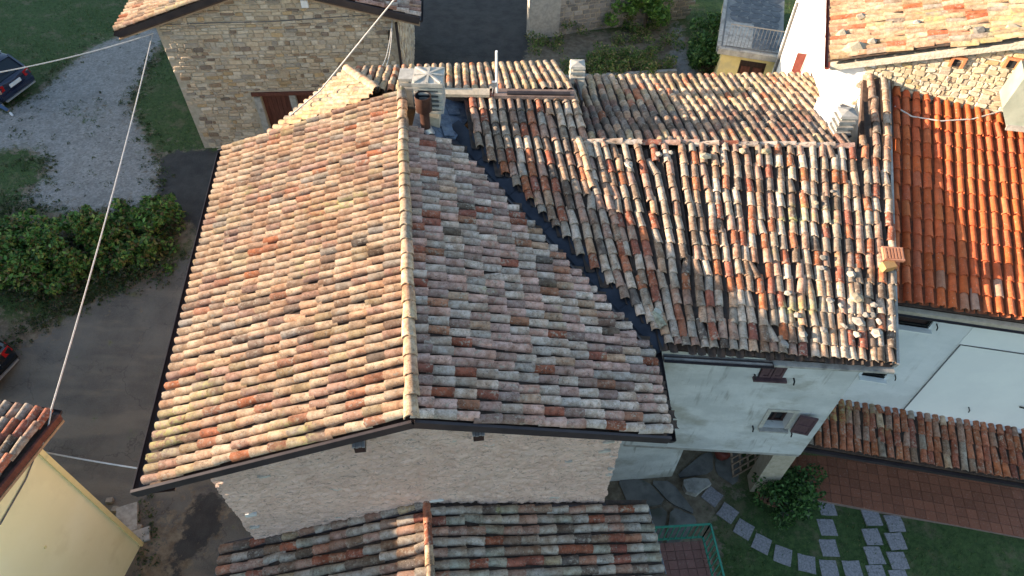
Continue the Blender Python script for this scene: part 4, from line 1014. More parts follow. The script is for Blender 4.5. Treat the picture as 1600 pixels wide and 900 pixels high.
# lean-to dormer with sheet at the right edge
sh = [onplane(u, v, gp+nE*.9, nE) for u, v in ((1566, 170), (1602, 120), (1640, 150), (1640, 205), (1572, 198))]
ln = thing('sheet_lean_to', sh[0], 'grey green sheet metal lean-to on the orange roof at the right edge', 'shed')
b_ = MB(); b_.prism(sh, nE, .7); b_.obj('sheet_roof', M['tarp'], ln)
MB().beam(sh[4]+nE*.02, sh[3]+nE*.02, .05, .12).obj('front_board', M['concrete'], ln)

# ------------------------------------------------------------------ STONE HOUSE (top left)
aS = R_(5); dS = np.array([math.cos(aS), math.sin(aS), 0]); nS = np.array([dS[1], -dS[0], 0])
cS = np.array([-10.76, 18.9, 0])
stone = thing('stone_house', (-7, 22, 0), 'tan fieldstone house with a gabled tile roof and brown garage door', 'house')
HS = House(stone, 'old')
sv = lambda u, v: onplane(u, v, cS+nS*.3, nS)
SL = sv(181, 50); SR = sv(655, 28); SA = cS+nS*.3+dS*3.45; SA[2] = 5.93
bk = -nS*7.5; dn = np.array([0, 0, -.08])
sl_, _ = HS.roof([p_+dn for p_ in (SL, SA, SA+bk, SL+bk)], (SL+bk, SL), 'warm', spacing=.2, expo=.36, name='left_roof_slope', off=(.1, 0))
sr_, _ = HS.roof([p_+dn for p_ in (SA, SR, SR+bk, SA+bk)], (SR, SR+bk), 'pale', spacing=.2, expo=.36, name='right_roof_slope', off=(.1, 0), style='grey')
HS.cap_line([SA, SA+bk], 'white', part=sl_); HS.finish()
MB().beam(SL+nS*.03-np.array([0, 0, .06]), SA+nS*.03-np.array([0, 0, .06]), .06, .18).obj('verge_trim', M['brown_metal'], stone)
MB().beam(SA+nS*.03-np.array([0, 0, .06]), SR+nS*.03-np.array([0, 0, .06]), .06, .18).obj('verge_trim', M['brown_metal'], stone)
MB().beam(SL-nS*.12-np.array([0, 0, .24]), SA-nS*.12-np.array([0, 0, .24]), .26, .04).obj('soffit', M['soffit'], stone)
MB().beam(SA-nS*.12-np.array([0, 0, .24]), SR-nS*.12-np.array([0, 0, .24]), .26, .04).obj('soffit', M['soffit'], stone)
gutter(SL-dS*.05+dn, SL+bk-dS*.05+dn, .06, -dS, M['brown_metal'], stone); gutter(SR+dS*.05+dn, SR+bk+dS*.05+dn, .06, dS, M['brown_metal'], stone)
WS = float((onplane(621, 60, cS, nS)-cS)@dS); zS = lambda x: min(4.49+.33*(x-(-1.03)), 5.93-.28*(x-3.45))-.25
onSt = lambda u, v, d=0: onplane(u, v, cS+nS*d, nS)
sxz = lambda p: (float((p-cS)@dS), float(p[2]))
dx0, dz1 = sxz(onSt(407, 152)); dx1 = sxz(onSt(492, 148))[0]; dz1 = 2.03
swm = MB(); bd = .35
Pz = lambda x, z: cS+dS*x+np.array([0, 0, z])
for pg_ in ([Pz(0, -.2), Pz(dx0, -.2), Pz(dx0, dz1), Pz(dx0, zS(dx0)), Pz(0, zS(0))], [Pz(dx0, dz1), Pz(dx1, dz1), Pz(dx1, zS(dx1)), Pz(3.45, zS(3.45)), Pz(dx0, zS(dx0))] if dx1 > 3.45 else [Pz(dx0, dz1), Pz(dx1, dz1), Pz(dx1, zS(dx1)), Pz(dx0, zS(dx0))],
            [Pz(dx1, -.2), Pz(WS, -.2), Pz(WS, zS(WS)), Pz(dx1, zS(dx1))] if dx1 > 3.45 else [Pz(dx1, -.2), Pz(WS, -.2), Pz(WS, zS(WS)), Pz(3.45, zS(3.45)), Pz(dx1, zS(dx1))]):
    swm.prism(pg_, nS, bd)
swo = swm.obj('front_wall', M['mortar'], stone, fix=False)
def keepS(x, z, a_, b_):
    z -= .1
    if x-a_ < -.02 or x+a_ > WS+.02: return False
    if z+b_ > zS(x): return False
    if x+a_ > dx0-.25 and x-a_ < dx1+.1 and z-b_ < dz1+.14: return False
    return True
masonry(swo, cS+np.array([0, 0, -.1])+nS*.004, dS, nS, WS, 6.1, 'tan', (.08, .17), (.14, .46), keep=keepS, depth=.045, irregular=.012, jit=.05, gap=.006)
oth = MB(); wall_panel(oth, cS+nS*-.352, cS-nS*7, -.2, 4.45, .35, dS); oth.obj('left_wall', M['mortar'], stone)
oth = MB(); wall_panel(oth, cS+dS*WS-nS*.352, cS+dS*WS-nS*7, -.2, 4.3, .35, -dS); rwo = oth.obj('right_wall', M['soffit'], stone)
masonry(rwo, cS+dS*WS-nS*.36+np.array([0, 0, -.1]), -nS, dS, 6.6, 4.3, 'tan', (.10, .18), (.18, .5), depth=.04, jit=.05, limit=60)
MB().tube([Pz(WS+.02, 4.45)+nS*.06, Pz(WS+.02, -.1)+nS*.06], .045, 8).obj('downpipe', M['brown_metal'], stone)
gd = MB().box(Pz((dx0+dx1)/2, dz1/2-.1)-nS*.2, (dx1-dx0, .06, dz1+.2), dS).obj('garage_door', M['wood_brown'], stone)
k_ = int((dx1-dx0)/.14)
for i in range(k_): MB().box(Pz(dx0+(i+.5)*(dx1-dx0)/k_, dz1/2-.1)-nS*.165, ((dx1-dx0)/k_-.012, .02, dz1+.15), dS).obj('door_plank', M['wood_brown'], gd)
MB().box(Pz((dx0+dx1)/2, dz1+.06)+nS*.02, (dx1-dx0+.5, .12, .11), dS).obj('lintel', M['wood_brown'], stone)
MB().box(Pz(dx0-.11, dz1/2-.05)+nS*.012, (.2, .08, dz1-.0), dS).obj('door_jamb', M['concrete'], stone)
mp_ = sxz(onSt(459, 160))[0]; MB().box(Pz(mp_, dz1/2-.08)-nS*.06, (.2, .16, dz1+.1), dS).obj('door_post', M['concrete'], stone)
c = onSt(476, 5, .08); MB().box(c, (.2, .12, .22), dS).obj('wall_lamp', M['white_paint'], stone)
cb = [onSt(247, 39, .04), onSt(330, 36, .04), onSt(420, 34, .04), onSt(520, 27, .04), onSt(612, 21, .04)]; MB().tube(cb, .012, 6).obj('wall_cable', M['cable_dark'], stone)
MB().tube([onSt(608, 48, .06), onSt(608, 62, .06)], .03, 6).obj('wall_bracket', M['black'], stone)

# ------------------------------------------------------------------ YELLOW HOUSE (bottom left)
yc = at(220, 852, -2.1); yd = unit(at(195, 900, -2.1)-yc); yo = np.array([-yd[1], yd[0], 0]); yo = yo if yo[0] > 0 else -yo
yel = thing('yellow_house', (yc[0]-2, yc[1]-3, -2.1), 'plain pale yellow house corner with weathered tiled roof edge', 'house')
onY = lambda u, v, d=0: onplane(u, v, yc+yo*d, yo)
yt = onY(52, 702); yz = float(yt[2])-.0
HY = House(yel, 'grey')
yv = yo*.22
Y0 = onplane(88, 646, yc+yv, yo); Y1 = onplane(0, 753, yc+yv, yo); ys = unit(Y1-Y0); 
if ys[2] < .1: ys = unit([yd[0], yd[1], .27])
Yb = Y0+ys*7; yp = [Y0, Yb, Yb-yo*6, Y0-yo*6]; dn = np.array([0, 0, -.08])
yr, _ = HY.roof([p_+dn for p_ in yp], (Y0, Y0-yo*6), 'maroon', spacing=.21, expo=.36, name='roof', off=(.12, 0), jit=1.2)
HY.finish()
MB().beam(Y0+yo*.03-np.array([0, 0, .10]), Yb+yo*.03-np.array([0, 0, .10]), .05, .14).obj('verge_trim', M['wood_brown'], yel)
MB().beam(Y0+yo*-.1-np.array([0, 0, .26]), Yb+yo*-.1-np.array([0, 0, .26]), .26, .06).obj('verge_board', M['soffit'], yel)
gutter(Y0-yd*.06+dn, Y0-yd*.06-yo*6+dn, .06, -yd, M['brown_metal'], yel)
ym = MB(); zt0 = Y0[2]+ (ys[2]/np.linalg.norm(ys[:2]))*float((yc-Y0)@yd)-.32
wall_panel(ym, yc, yc+yd*6.5, -2.4, (zt0, zt0+6.5*ys[2]/np.linalg.norm(ys[:2])), .35, -yo); ym.obj('gable_wall', M['yellow'], yel)
ym = MB(); wall_panel(ym, yc-yo*.352, yc-yo*6, -2.4, zt0, .35, yd); ym.obj('rear_wall', M['yellow'], yel)
MB().box((yc[0]+yo[0]*.0-yd[0]*.02, yc[1]-yd[1]*.02, (zt0-2.4)/2-.02), (.10, .10, zt0+2.2), yd).obj('corner_band', M['yellow_d'], yel)
c = onY(70, 855, .0); MB().tube([c-yo*.02, c+yo*.03], .03, 8).obj('wall_vent', M['yellow_d'], yel)
# cable down the yellow wall
MB().tube([onY(55, 712, .03), onY(40, 750, .03), onY(0, 820, .03)], .014, 6).obj('wall_cable', M['cable_dark'], yel)

# ------------------------------------------------------------------ YELLOW OUTBUILDING with roof terrace
o0, o1 = at(1127, 76, 2.3), at(1219, 90, 2.3); od = unit(o1-o0); on_ = np.array([od[1], -od[0], 0])
outb = thing('yellow_outbuilding', (8, 23, 0), 'small yellow outbuilding with a brown door and a railed flagstone roof terrace', 'building')
obx = float((o1-o0)@od)
dl0, dl1 = float((onplane(1158, 92, o0, on_)-o0)@od), float((onplane(1199, 98, o0, on_)-o0)@od)
wall_with_holes(0.06, obx, -.1, 2.25, [(dl0, dl1, -.05, 2.0)], np.array([*o0[:2], 0]), od, on_, .3, 'front_wall', M['yellow_old'], outb)
op = lambda x, z, d=0: np.array([*(o0+od*x+on_*d)[:2], z])
dd = MB().box(op((dl0+dl1)/2, .97, -.16), (dl1-dl0, .06, 2.0), od).obj('door', M['wood_dark'], outb)
for i in range(2):
    for j in range(2):
        MB().box(op(dl0+(dl1-dl0)*(.27+.46*i), .55+.85*j, -.12), ((dl1-dl0)*.34, .03, .62), od).obj('door_panel', M['wood_brown'], dd)
MB().tube([op(dl0+.1, 1.0, -.10), op(dl0+.1, 1.0, -.05)], .025, 8).obj('handle', M['galv'], dd)
sd2 = MB(); wall_panel(sd2, op(.06, 0, -.302), op(.0, 0, -7), -.1, 2.25, .3, od); sd2.obj('side_wall', M['yellow_old'], outb)
ts = MB().box(op(obx/2-.02, 2.32, -3.4), (obx+.16, 7.2, .14), od).obj('terrace_slab', M['slate_j'], outb)
MB().box(op(obx/2-.02, 2.325, .16), (obx+.18, .16, .20), od).obj('terrace_edge', M['concrete'], outb)
MB().box(op(-.10, 2.33, -3.4), (.12, 7.0, .22), od).obj('terrace_edge', M['concrete'], outb)
cs = MB().box(op(.52, 2.395, -.95), (1.0, 1.75, .02), od).obj('cement_patch', M['concrete'], ts)
def crazy(x0, x1, y0, y1, step, z, place, parent, mat, name, th=.02, gap=.02, skip=None):
    nx_, ny_ = int((x1-x0)/step)+2, int((y1-y0)/step)+2
    J = [[(x0+(i+(.5 if j % 2 else 0)+random.uniform(-.28, .28))*step, y0+(j+random.uniform(-.28, .28))*step) for i in range(nx_)] for j in range(ny_)]
    for j in range(ny_-1):
        for i in range(nx_-1):
            o_ = 1 if j % 2 else 0
            for tri in (([J[j][i], J[j][i+1], J[j+1][i+1], J[j+1][i]]),):
                cx_ = sum(p[0] for p in tri)/len(tri); cy_ = sum(p[1] for p in tri)/len(tri)
                if not (x0 < cx_ < x1 and y0 < cy_ < y1) or (skip and skip(cx_, cy_)): continue
                pts_ = []
                for k in range(len(tri)):
                    a_, b_ = np.array(tri[k]), np.array(tri[(k+1) % len(tri)])
                    for f_ in (.16, .84): pts_.append(a_*(1-f_)+b_*f_)
                c_ = np.array([cx_, cy_]); pts_ = [c_+(p-c_)*(1-gap/step*1.6) for p in pts_]
                P3 = [place(p[0], p[1], z) for p in pts_]; MB().prism(P3, np.array([0, 0, 1]), th).obj(name, mat, parent)
crazy(.05, obx, -5.2, -.08, .36, 2.402, lambda x, y, z: op(x, z, y), ts, M['slate'], 'flagstone', skip=lambda x, y: x < 1.02 and y > -1.85)
rl_ = MB()
rail = thing('terrace_railing', op(obx/2, 2.42, .12), 'grey metal railing along the roof terrace of the outbuilding', 'railing')
MB().beam(op(.1, 3.30, .12), op(obx-.1, 3.30, .12), .035, .025).obj('top_rail', M['grey_paint'], rail); MB().beam(op(.1, 2.50, .12), op(obx-.1, 2.50, .12), .035, .025).obj('bottom_rail', M['grey_paint'], rail)
nb_ = 15
for i in range(nb_+1):
    x = .12+(obx-.24)*i/nb_; MB().beam(op(x, 2.42 if i % 5 == 0 else 2.51, .12), op(x, 3.285, .12), .010, .010, up=(1, 0, 0)).obj('baluster', M['grey_paint'], rail)

# ------------------------------------------------------------------ long retaining wall (top) + kerb + yard edging
t0, t1 = np.array([.52, 26.62, 0]), np.array([7.3, 28.6, 0]); td = unit(t1-t0); tn = np.array([td[1], -td[0], 0])
ret = thing('stone_garden_wall', t0, 'long grey stone garden wall with a plastered end beside the road', 'wall')
b_ = MB(); b_.box(np.array([*((t0+t1)/2-tn*.22)[:2], 1.2]), (np.linalg.norm(t1-t0), .44, 2.6), td); bo = b_.obj('wall_core', M['mortar'], ret)
L_ = np.linalg.norm(t1-t0)
masonry(bo, t0+td*1.25+np.array([0, 0, -.05])+tn*.003, td, tn, L_-1.3, 2.4, 'grey', (.11, .2), (.2, .5), depth=.05)
b_ = MB(); b_.box(t0+td*.62+tn*.02-tn*.22+np.array([0, 0, 1.2]), (1.28, .5, 2.58), td); b_.obj('plastered_end', M['concrete_pale'], ret)
ky = [ground_at(832, 128), ground_at(960, 122), ground_at(1056, 116)]
kb = MB()
for p_, q_ in zip(ky[:-1], ky[1:]): kb.beam(p_+np.array([0, 0, .08]), q_+np.array([0, 0, .08]), .16, .24)
tag(kb.obj('yard_kerb', M['concrete'], None), 'pale concrete kerb along the near edge of the weedy yard', 'kerb')

# ------------------------------------------------------------------ chimneys, flue, mast
base1 = at(668, 165, 6.1); tp = at(667, 112, 7.15)
ch = thing('concrete_chimney', (tp[0], tp[1]+.1, 5.6), 'large pale concrete chimney with a sunburst cap and louvres', 'chimney')
cx_, cy_ = tp[0], tp[1]+.15
MB().box((cx_, cy_, 5.85), (.36, .36, .9), (1, 0, 0)).obj('shaft', M['mortar'], ch)
for k in range(6): MB().box((cx_, cy_, 6.25+.115*k), (.60, .60, .05), (1, 0, 0)).obj('louvre', M['concrete_pale'], ch)
MB().box((cx_, cy_, 6.58), (.42, .42, .56), (1, 0, 0)).obj('core', M['black'], ch)
for sx_ in (-1, 1):
    for sy_ in (-1, 1): MB().box((cx_+sx_*.245, cy_+sy_*.245, 6.59), (.07, .07, .57), (1, 0, 0)).obj('corner_post', M['concrete_pale'], ch)
cp_ = MB(); cp_.add([(cx_-.32, cy_-.32, 6.88), (cx_+.32, cy_-.32, 6.88), (cx_+.32, cy_+.32, 6.88), (cx_-.32, cy_+.32, 6.88), (cx_-.32, cy_-.32, 6.97), (cx_+.32, cy_-.32, 6.97), (cx_+.32, cy_+.32, 6.97), (cx_-.32, cy_+.32, 6.97), (cx_, cy_, 7.005)],
            [(3, 2, 1, 0), (0, 1, 5, 4), (1, 2, 6, 5), (2, 3, 7, 6), (3, 0, 4, 7), (4, 5, 8), (5, 6, 8), (6, 7, 8), (7, 4, 8)]); cap = cp_.obj('cap', M['concrete_pale'], ch)
for k in range(8):
    a_ = 2*math.pi*k/8; r_ = .30 if k % 2 == 0 else .40; MB().beam((cx_, cy_, 7.01), (cx_+r_*math.cos(a_), cy_+r_*math.sin(a_), 6.98), .045, .035).obj('cap_rib', M['concrete_pale'], cap)
b1 = at(634, 118, 6.35); sb = thing('stub_chimney', (b1[0], b1[1], 5.7), 'short weathered concrete chimney stub left of the large chimney', 'chimney')
MB().box((b1[0], b1[1]+.1, 5.85), (.24, .34, .7), (1, 0, 0)).obj('shaft', M['concrete'], sb)
for k in range(2): MB().box((b1[0], b1[1]+.1, 6.06+.13*k), (.31, .42, .06), (1, 0, 0)).obj('louvre', M['concrete'], sb)
MB().box((b1[0]+.0, b1[1]+.1, 6.30), (.33, .44, .07), (1, 0, 0)).obj('cap', M['concrete_pale'], sb)
fb = roof_pt(666, 206); flu = thing('stove_flue', fb, 'brown metal stove flue with a wide open top on the roof membrane', 'flue')
MB().tube([fb+np.array([0, 0, -.05]), fb+np.array([0, 0, .55])], .105, 16).obj('pipe', M['flue'], flu)
MB().tube([fb+np.array([0, 0, .50]), fb+np.array([0, 0, .55]), fb+np.array([0, 0, .57]), fb+np.array([0, 0, .92])], [.106, .135, .175, .175], 18, caps=False).obj('hood', M['flue'], flu)
MB().tube([fb+np.array([0, 0, .60]), fb+np.array([0, 0, .915])], [.160, .165], 18, caps=True).obj('flue_opening', M['black'], flu) if False else None
iv = MB(); iv.tube([fb+np.array([0, 0, .60]), fb+np.array([0, 0, .92])], .160, 18, caps=False); iv.tube([fb+np.array([0, 0, .6]), fb+np.array([0, 0, .605])], .158, 18); iv.obj('liner', M['valley'], flu)
rm = MB(); V = []
for r_, z_ in ((.175, .92), (.16, .92)): V += [fb+np.array([r_*math.cos(2*math.pi*i/18), r_*math.sin(2*math.pi*i/18), z_]) for i in range(18)]
rm.add(V, [(i, (i+1) % 18, 18+(i+1) % 18, 18+i) for i in range(18)]); rm.obj('rim', M['flue'], flu)
MB().tube([fb+np.array([0, 0, -.03]), fb+np.array([0, 0, .06]), fb+np.array([0, 0, .13])], [.19, .14, .12], 16).obj('collar', M['galv'], flu)
mt = at(776, 147, 6.0); ms = thing('antenna_mast', mt, 'thin white antenna mast standing on the roof ridge', 'mast')
MB().tube([mt, mt+np.array([0, 0, 1.08])], .028, 8).obj('pole', M['white_paint'], ms)
MB().box(mt+np.array([-.05, -.03, .28]), (.11, .08, .12), (1, 0, 0)).obj('clamp', M['galv'], ms); MB().tube([mt+np.array([-.06, 0, .3]), mt+np.array([-.1, -.02, 0])], .012, 6).obj('stay', M['galv'], ms)
def louvre_chimney(name, loc, w, h0, label, n=3, mat='concrete'):
    t = thing(name, loc, label, 'chimney'); x, y, z = loc
    MB().box((x, y, z-.2), (w*.9, w*.9, h0+.4), (1, .05, 0)).obj('shaft', M[mat], t)
    for k in range(n): MB().box((x, y, z+h0*.5+.05+.15*k), (w*1.06, w*1.06, .06), (1, .05, 0)).obj('louvre', M[mat], t)
    zt = z+h0*.5+.05+.15*n-.04; MB().box((x, y, (z+zt)/2+.2), (w*.72, w*.72, zt-z-.3), (1, .05, 0)).obj('core', M['concrete'], t)
    V = [(x+a_*w*.55, y+b_*w*.55, zt) for a_, b_ in ((-1, -1), (1, -1), (1, 1), (-1, 1))]+[(x+a_*w*.5, y+b_*w*.5, zt+.06) for a_, b_ in ((-1, -1), (1, -1), (1, 1), (-1, 1))]+[(x, y, zt+.10)]
    MB().add(V, [(3, 2, 1, 0), (0, 1, 5, 4), (1, 2, 6, 5), (2, 3, 7, 6), (3, 0, 4, 7), (4, 5, 8), (5, 6, 8), (6, 7, 8), (7, 4, 8)]).obj('cap', M[mat], t); return t
p2 = at(900, 135, 5.55); louvre_chimney('louvre_chimney', (p2[0], p2[1]+.1, 5.5), .33, .2, 'small cream louvred chimney between the two roof ridges', mat='concrete_pale')
MB().box((p2[0]+.02, p2[1]-.55, 5.66), (.05, .9, .34), (1, .12, 0)).obj('flashing', M['brown_metal'], bpy.data.objects['louvre_chimney'])
p3 = at(1312, 214, 5.6); louvre_chimney('white_chimney', (p3[0], p3[1]+.15, 5.35), .36, .3, 'plastered chimney with grey louvred cap against the white corner wall', 4)
MB().box((p3[0]+.06, p3[1]+.9, 5.3), (.40, .9, .9), (1, .05, 0)).obj('plastered_base', M['white_plaster'], bpy.data.objects['white_chimney'])

# ------------------------------------------------------------------ loose things on the long roof
def rock(name, u, v, w, d, h, col, label, rot, lift=.10):
    p_ = onB(u, v, lift); rg = random.Random(int(u*7+v)); bm = bmesh.new(); bmesh.ops.create_icosphere(bm, subdivisions=1, radius=.5)
    for vt in bm.verts:
        vt.co *= rg.uniform(.78, 1.15); vt.co.x *= w; vt.co.y *= d; vt.co.z *= h
    bmesh.ops.transform(bm, verts=bm.verts, matrix=Matrix.Rotation(rot, 4, 'Z'))
    me = bpy.data.meshes.new(name); bm.to_mesh(me); bm.free(); me.materials.append(M['stone'])
    o = link(name, me); o.location = tuple(p_+nB*h*.35); o.rotation_euler = (R_(-13), 0, 0); o.color = (*col, 1); tag(o, label, 'stone', 'loose stones weighing down the roof'); return o
WH, OC, GY, DG = (.40, .37, .315), (.40, .34, .235), (.30, .28, .25), (.17, .165, .15)
rocks = [(1337, 467, .30, .28, .16, OC, 'large ochre flat stone near the right verge'), (1340, 504, .34, .2, .14, GY, 'wide grey slab stone second up from the eave corner'), (1369, 522, .22, .26, .14, WH, 'pale angular stone nearest the eave corner'),
 (1338, 524, .17, .18, .12, WH, 'small white stone left of the pale angular one near the eave corner'), (1371, 503, .19, .11, .1, WH, 'bright white sliver stone by the right verge'), (1351, 493, .18, .14, .1, GY, 'small grey stone above the wide slab'),
 (1363, 493, .17, .15, .1, DG, 'dark stone beside the wide grey slab'), (1364, 477, .17, .16, .1, GY, 'light grey stone right of the large ochre stone'), (1329, 430, .18, .22, .13, WH, 'white stone alone high above the ochre stone'),
 (1286, 404, .16, .2, .11, DG, 'dark mossy stone above the pale tile in the middle right'), (1283, 420, .16, .18, .1, GY, 'grey stone just below the dark mossy stone'), (1230, 459, .17, .17, .12, WH, 'white cube-like stone left of centre'),
 (1245, 494, .15, .19, .1, GY, 'grey stone down right of the white cube-like stone'), (1296, 471, .13, .18, .1, GY, 'dark grey chip stone between two tile rows'), (1312, 478, .10, .18, .1, WH, 'thin pale stone between tile rows left of the ochre one'),
 (1286, 517, .2, .18, .11, GY, 'grey stone above the eave right of centre'), (1254, 524, .19, .2, .11, GY, 'rough grey stone near the eave left of the others'), (1225, 538, .24, .17, .11, GY, 'wide grey stone at the eave'),
 (1316, 510, .1, .22, .1, GY, 'upright thin stone between two tile rows near the eave'), (1159, 238, .18, .18, .14, OC, 'round ochre stone on the ridge tiles left of the brown one'), (1196, 238, .2, .26, .16, (.33, .28, .18), 'brown mossy stone on the ridge near the right'),
 (1101, 246, .3, .22, .14, (.50, .43, .30), 'broken pale stone heap under the ridge centre'), (982, 258, .34, .2, .1, WH, 'cracked white mortar lump under the ridge at the left'), (1029, 243, .13, .2, .12, GY, 'grey stone under the ridge left of centre'),
 (1288, 585-20, .01, .01, .01, GY, '') , (1274, 318, .13, .15, .1, OC, 'small tan stone on the upper right tiles'), (1027, 488, .22, .15, .12, (.40, .42, .36), 'greenish grey stone at the lower end of the valley gutter'), (1300, 300, .1, .13, .08, GY, 'small grey chip high on the right tiles'), (1048, 240, .12, .12, .1, WH, 'small pale stone right under the ridge tiles')]
for i, (u, v, w, d, h, c, lb) in enumerate(rocks):
    if lb: rock('loose_stone', u, v, w, d, h, c, lb, random.uniform(0, 3))
# two slipped tiles at the valley end
for u, v, rz, lb in ((1036, 512, .45, 'slipped greenish tile lying at the lower end of the valley gutter'), (1117, 533, .1, 'broken red tile fragment lying at the eave of the long roof')):
    o = link('slipped_tile', TME['grey'][4]); p_ = onB(u, v, .10); o.matrix_basis = Matrix.Translation(Vector(p_)) @ Matrix.Rotation(R_(13.6), 4, 'X') @ Matrix.Rotation(rz, 4, 'Z') @ Matrix.Diagonal((1, .8, 1, 1)); o.color = ((.36, .38, .28, 1) if rz > .3 else (*RED, 1)); tag(o, lb, 'roof tile')
# flat terracotta block on an orange brick at the verge
bp = onB(1388, 412, .14); ob = MB().box(bp+np.array([-.06, -.10, .03]), (.26, .16, .18), (1, .3, -.05), None, nB).obj('orange_brick', M['brick']); ob.color = (.52, .29, .11, 1); tag(ob, 'orange brick lying on the right verge under the flat terracotta block', 'brick')
fbk = thing('terracotta_block', bp+np.array([.05, .10, .17]), 'flat ribbed terracotta block balanced on the orange brick', 'block')
cb_ = bp+np.array([.05, .10, .17]); o = MB().box(cb_, (.40, .30, .07), (1, -.08, 0), None, nB).obj('slab', M['brick'], fbk); o.color = (.46, .21, .13, 1)
for i in range(6):
    q = MB().box(cb_+np.array([-.16+.064*i, .013*-i*.1, 0])+nB*.04, (.034, .24, .02), (1, -.08, 0), None, nB).obj('rib', M['brick'], fbk); q.color = (.42, .19, .11, 1)
rs = 'stones on the rubble house roof'
def rock2(u, v, w, d, h, col, label):
    n2 = unit(np.cross(E3-E0, E2-E0)); n2 = n2 if n2[2] > 0 else -n2; p_ = onplane(u, v, E0+n2*.12, n2)
    rg = random.Random(int(u+v)); bm = bmesh.new(); bmesh.ops.create_icosphere(bm, subdivisions=1, radius=.5)
    for vt in bm.verts: vt.co *= rg.uniform(.65, 1.2); vt.co.x *= w*1.25; vt.co.y *= d*1.35; vt.co.z *= h*1.3
    me = bpy.data.meshes.new('roof_stone'); bm.to_mesh(me); bm.free(); me.materials.append(M['stone']); o = link('roof_stone', me); o.location = tuple(p_); o.color = (*col, 1); tag(o, label, 'stone', rs)
rock2(1338, 74, .5, .4, .24, (.42, .37, .26), 'big mossy stone on the lower left corner of the rubble house roof')
rock2(1362, 66, .2, .2, .15, (.40, .36, .28), 'small stone right of the big mossy corner stone')
rock2(1316, 52, .26, .22, .16, (.36, .33, .25), 'grey stone at the left eave above the big mossy stone')
rock2(1345, 26, .28, .16, .14, (.38, .34, .26), 'stone near the top left of the rubble house roof'); rock2(1431, 36, .15, .13, .14, (.5, .47, .4), 'pale stone beside the orange tiles of the rubble house roof')
rock2(1532, 48, .3, .16, .16, DG, 'dark stone on the lower middle of the rubble house roof'); rock2(1583, 42, .34, .16, .14, (.45, .39, .27), 'tan stone at the right of the rubble house roof'); rock2(1512, 43, .2, .1, .1, (.5, .43, .3), 'small tan stone left of the dark one on the rubble house roof')

# ------------------------------------------------------------------ terrace, stepping stones, porch paving, balcony
T0, T1 = at(1283, 782, -2.0), at(1600, 840, -2.0); tdv = unit(T1-T0); tnv = np.array([-tdv[1], tdv[0], 0])
ter = MB(); Lt = np.linalg.norm(T1-T0)+3.4; ter.prism([T0-tdv*.9+np.array([0, 0, -.012]), T0+tdv*Lt+np.array([0, 0, -.012]), T0+tdv*Lt+tnv*3.2+np.array([0, 0, -.012]), T0-tdv*.9+tnv*3.2+np.array([0, 0, -.012])], np.array([0, 0, 1]), .3)
terr = ter.obj('terrace', M['joint'], None, 'structure')
st_ = .262; tm = None
for j in range(8):
    for i in range(-3, int(Lt/st_)):
        w_ = st_-.014; hgt = st_-.014
        if j == 0: pass
        c = T0+tdv*(i+.5)*st_+tnv*(j+.5)*st_+np.array([0, 0, -.006+random.uniform(0, .003)])
        if tm is None:
            tm = MB().box((0, 0, 0), (st_-.012, st_-.012, .02), (1, 0, 0)).mesh('floor_tile', M['terra'])
        pxx, _d = proj(c)
        if pxx[0] > 1850: continue
        o = bpy.data.objects.new('floor_tile', tm); COL.objects.link(o); o.parent = terr
        o.matrix_basis = Matrix.Translation(Vector(c)) @ Matrix.Rotation(math.atan2(tdv[1], tdv[0]), 4, 'Z')
        f_ = random.uniform(.85, 1.15)*(1.12 if j < 2 else 1); o.color = (.235*f_, .088*f_, .05*f_, 1)
lawnp = bpy.data.objects.new('garden_path', None); COL.objects.link(lawnp); lawnp['kind'] = 'structure'; lawnp.location = (6, 5, -2.1)
def slab(u, v, w, d, rot, mat='pebble_slab', name='stepping_stone'):
    p_ = ground_at(u, v); P = []
    for a_, b_ in ((-1, -1), (0, -1.0), (1, -1), (1, 0), (1, 1), (0, 1), (-1, 1), (-1, 0)):
        x, y = a_*w/2*random.uniform(.93, 1.03), b_*d/2*random.uniform(.93, 1.03); P.append(p_+np.array([x*math.cos(rot)-y*math.sin(rot), x*math.sin(rot)+y*math.cos(rot), .018]))
    MB().prism(P, np.array([0, 0, 1]), .08).obj(name, M[mat], lawnp)
for u, v, rot in ((1113, 776, -.75), (1137, 802, -.7), (1162, 827, -.6), (1190, 850, -.5), (1223, 868, -.35), (1260, 881, -.2), (1295, 889, -.05), (1332, 890, 0), (1292, 793, 0), (1292, 824, 0), (1295, 856, 0), (1362, 808, .05), (1363, 839, .05), (1366, 868, .05), (1369, 897, .05), (1398, 818, .05), (1400, 846, .05), (1403, 876, .05), (1406, 905, .05), (1297, 915, 0), (1332, 918, 0)):
    slab(u, v, .43, .43, rot)
# porch paving: irregular dark flagstones
pv = bpy.data.objects.new('porch_paving', None); COL.objects.link(pv); pv['kind'] = 'structure'; pv.location = (3.5, 7, -2.1)
def pplace(x, y, z): return np.array([x, y, float(ground_z(x, y))+.03])
def pskip(x, y):
    u_, _ = proj(np.array([x, y, -2.1])); return not inpoly(u_[0], u_[1], [(940, 745), (1052, 745), (1075, 690), (1130, 690), (1150, 745), (1098, 765), (1085, 830), (1010, 835), (960, 800)])
crazy(2.0, 6.6, 4.6, 9.4, .85, 0, pplace, pv, M['pav'], 'paving_stone', th=.09, gap=.05, skip=pskip)
bs_ = ground_at(1088, 762); P = [bs_+np.array([x*.62, y*.42, .16]) for x, y in ((-.55, .35), (-.1, .5), (.5, .45), (.6, .1), (.25, -.2), (-.1, -.6), (-.5, -.4), (-.6, 0))]
o = MB().prism(P, np.array([0, 0, 1]), .25).obj('stone_slab', M['concrete'], None); tag(o, 'big blue grey stone slab lying on the dark paving under the porch', 'slab')
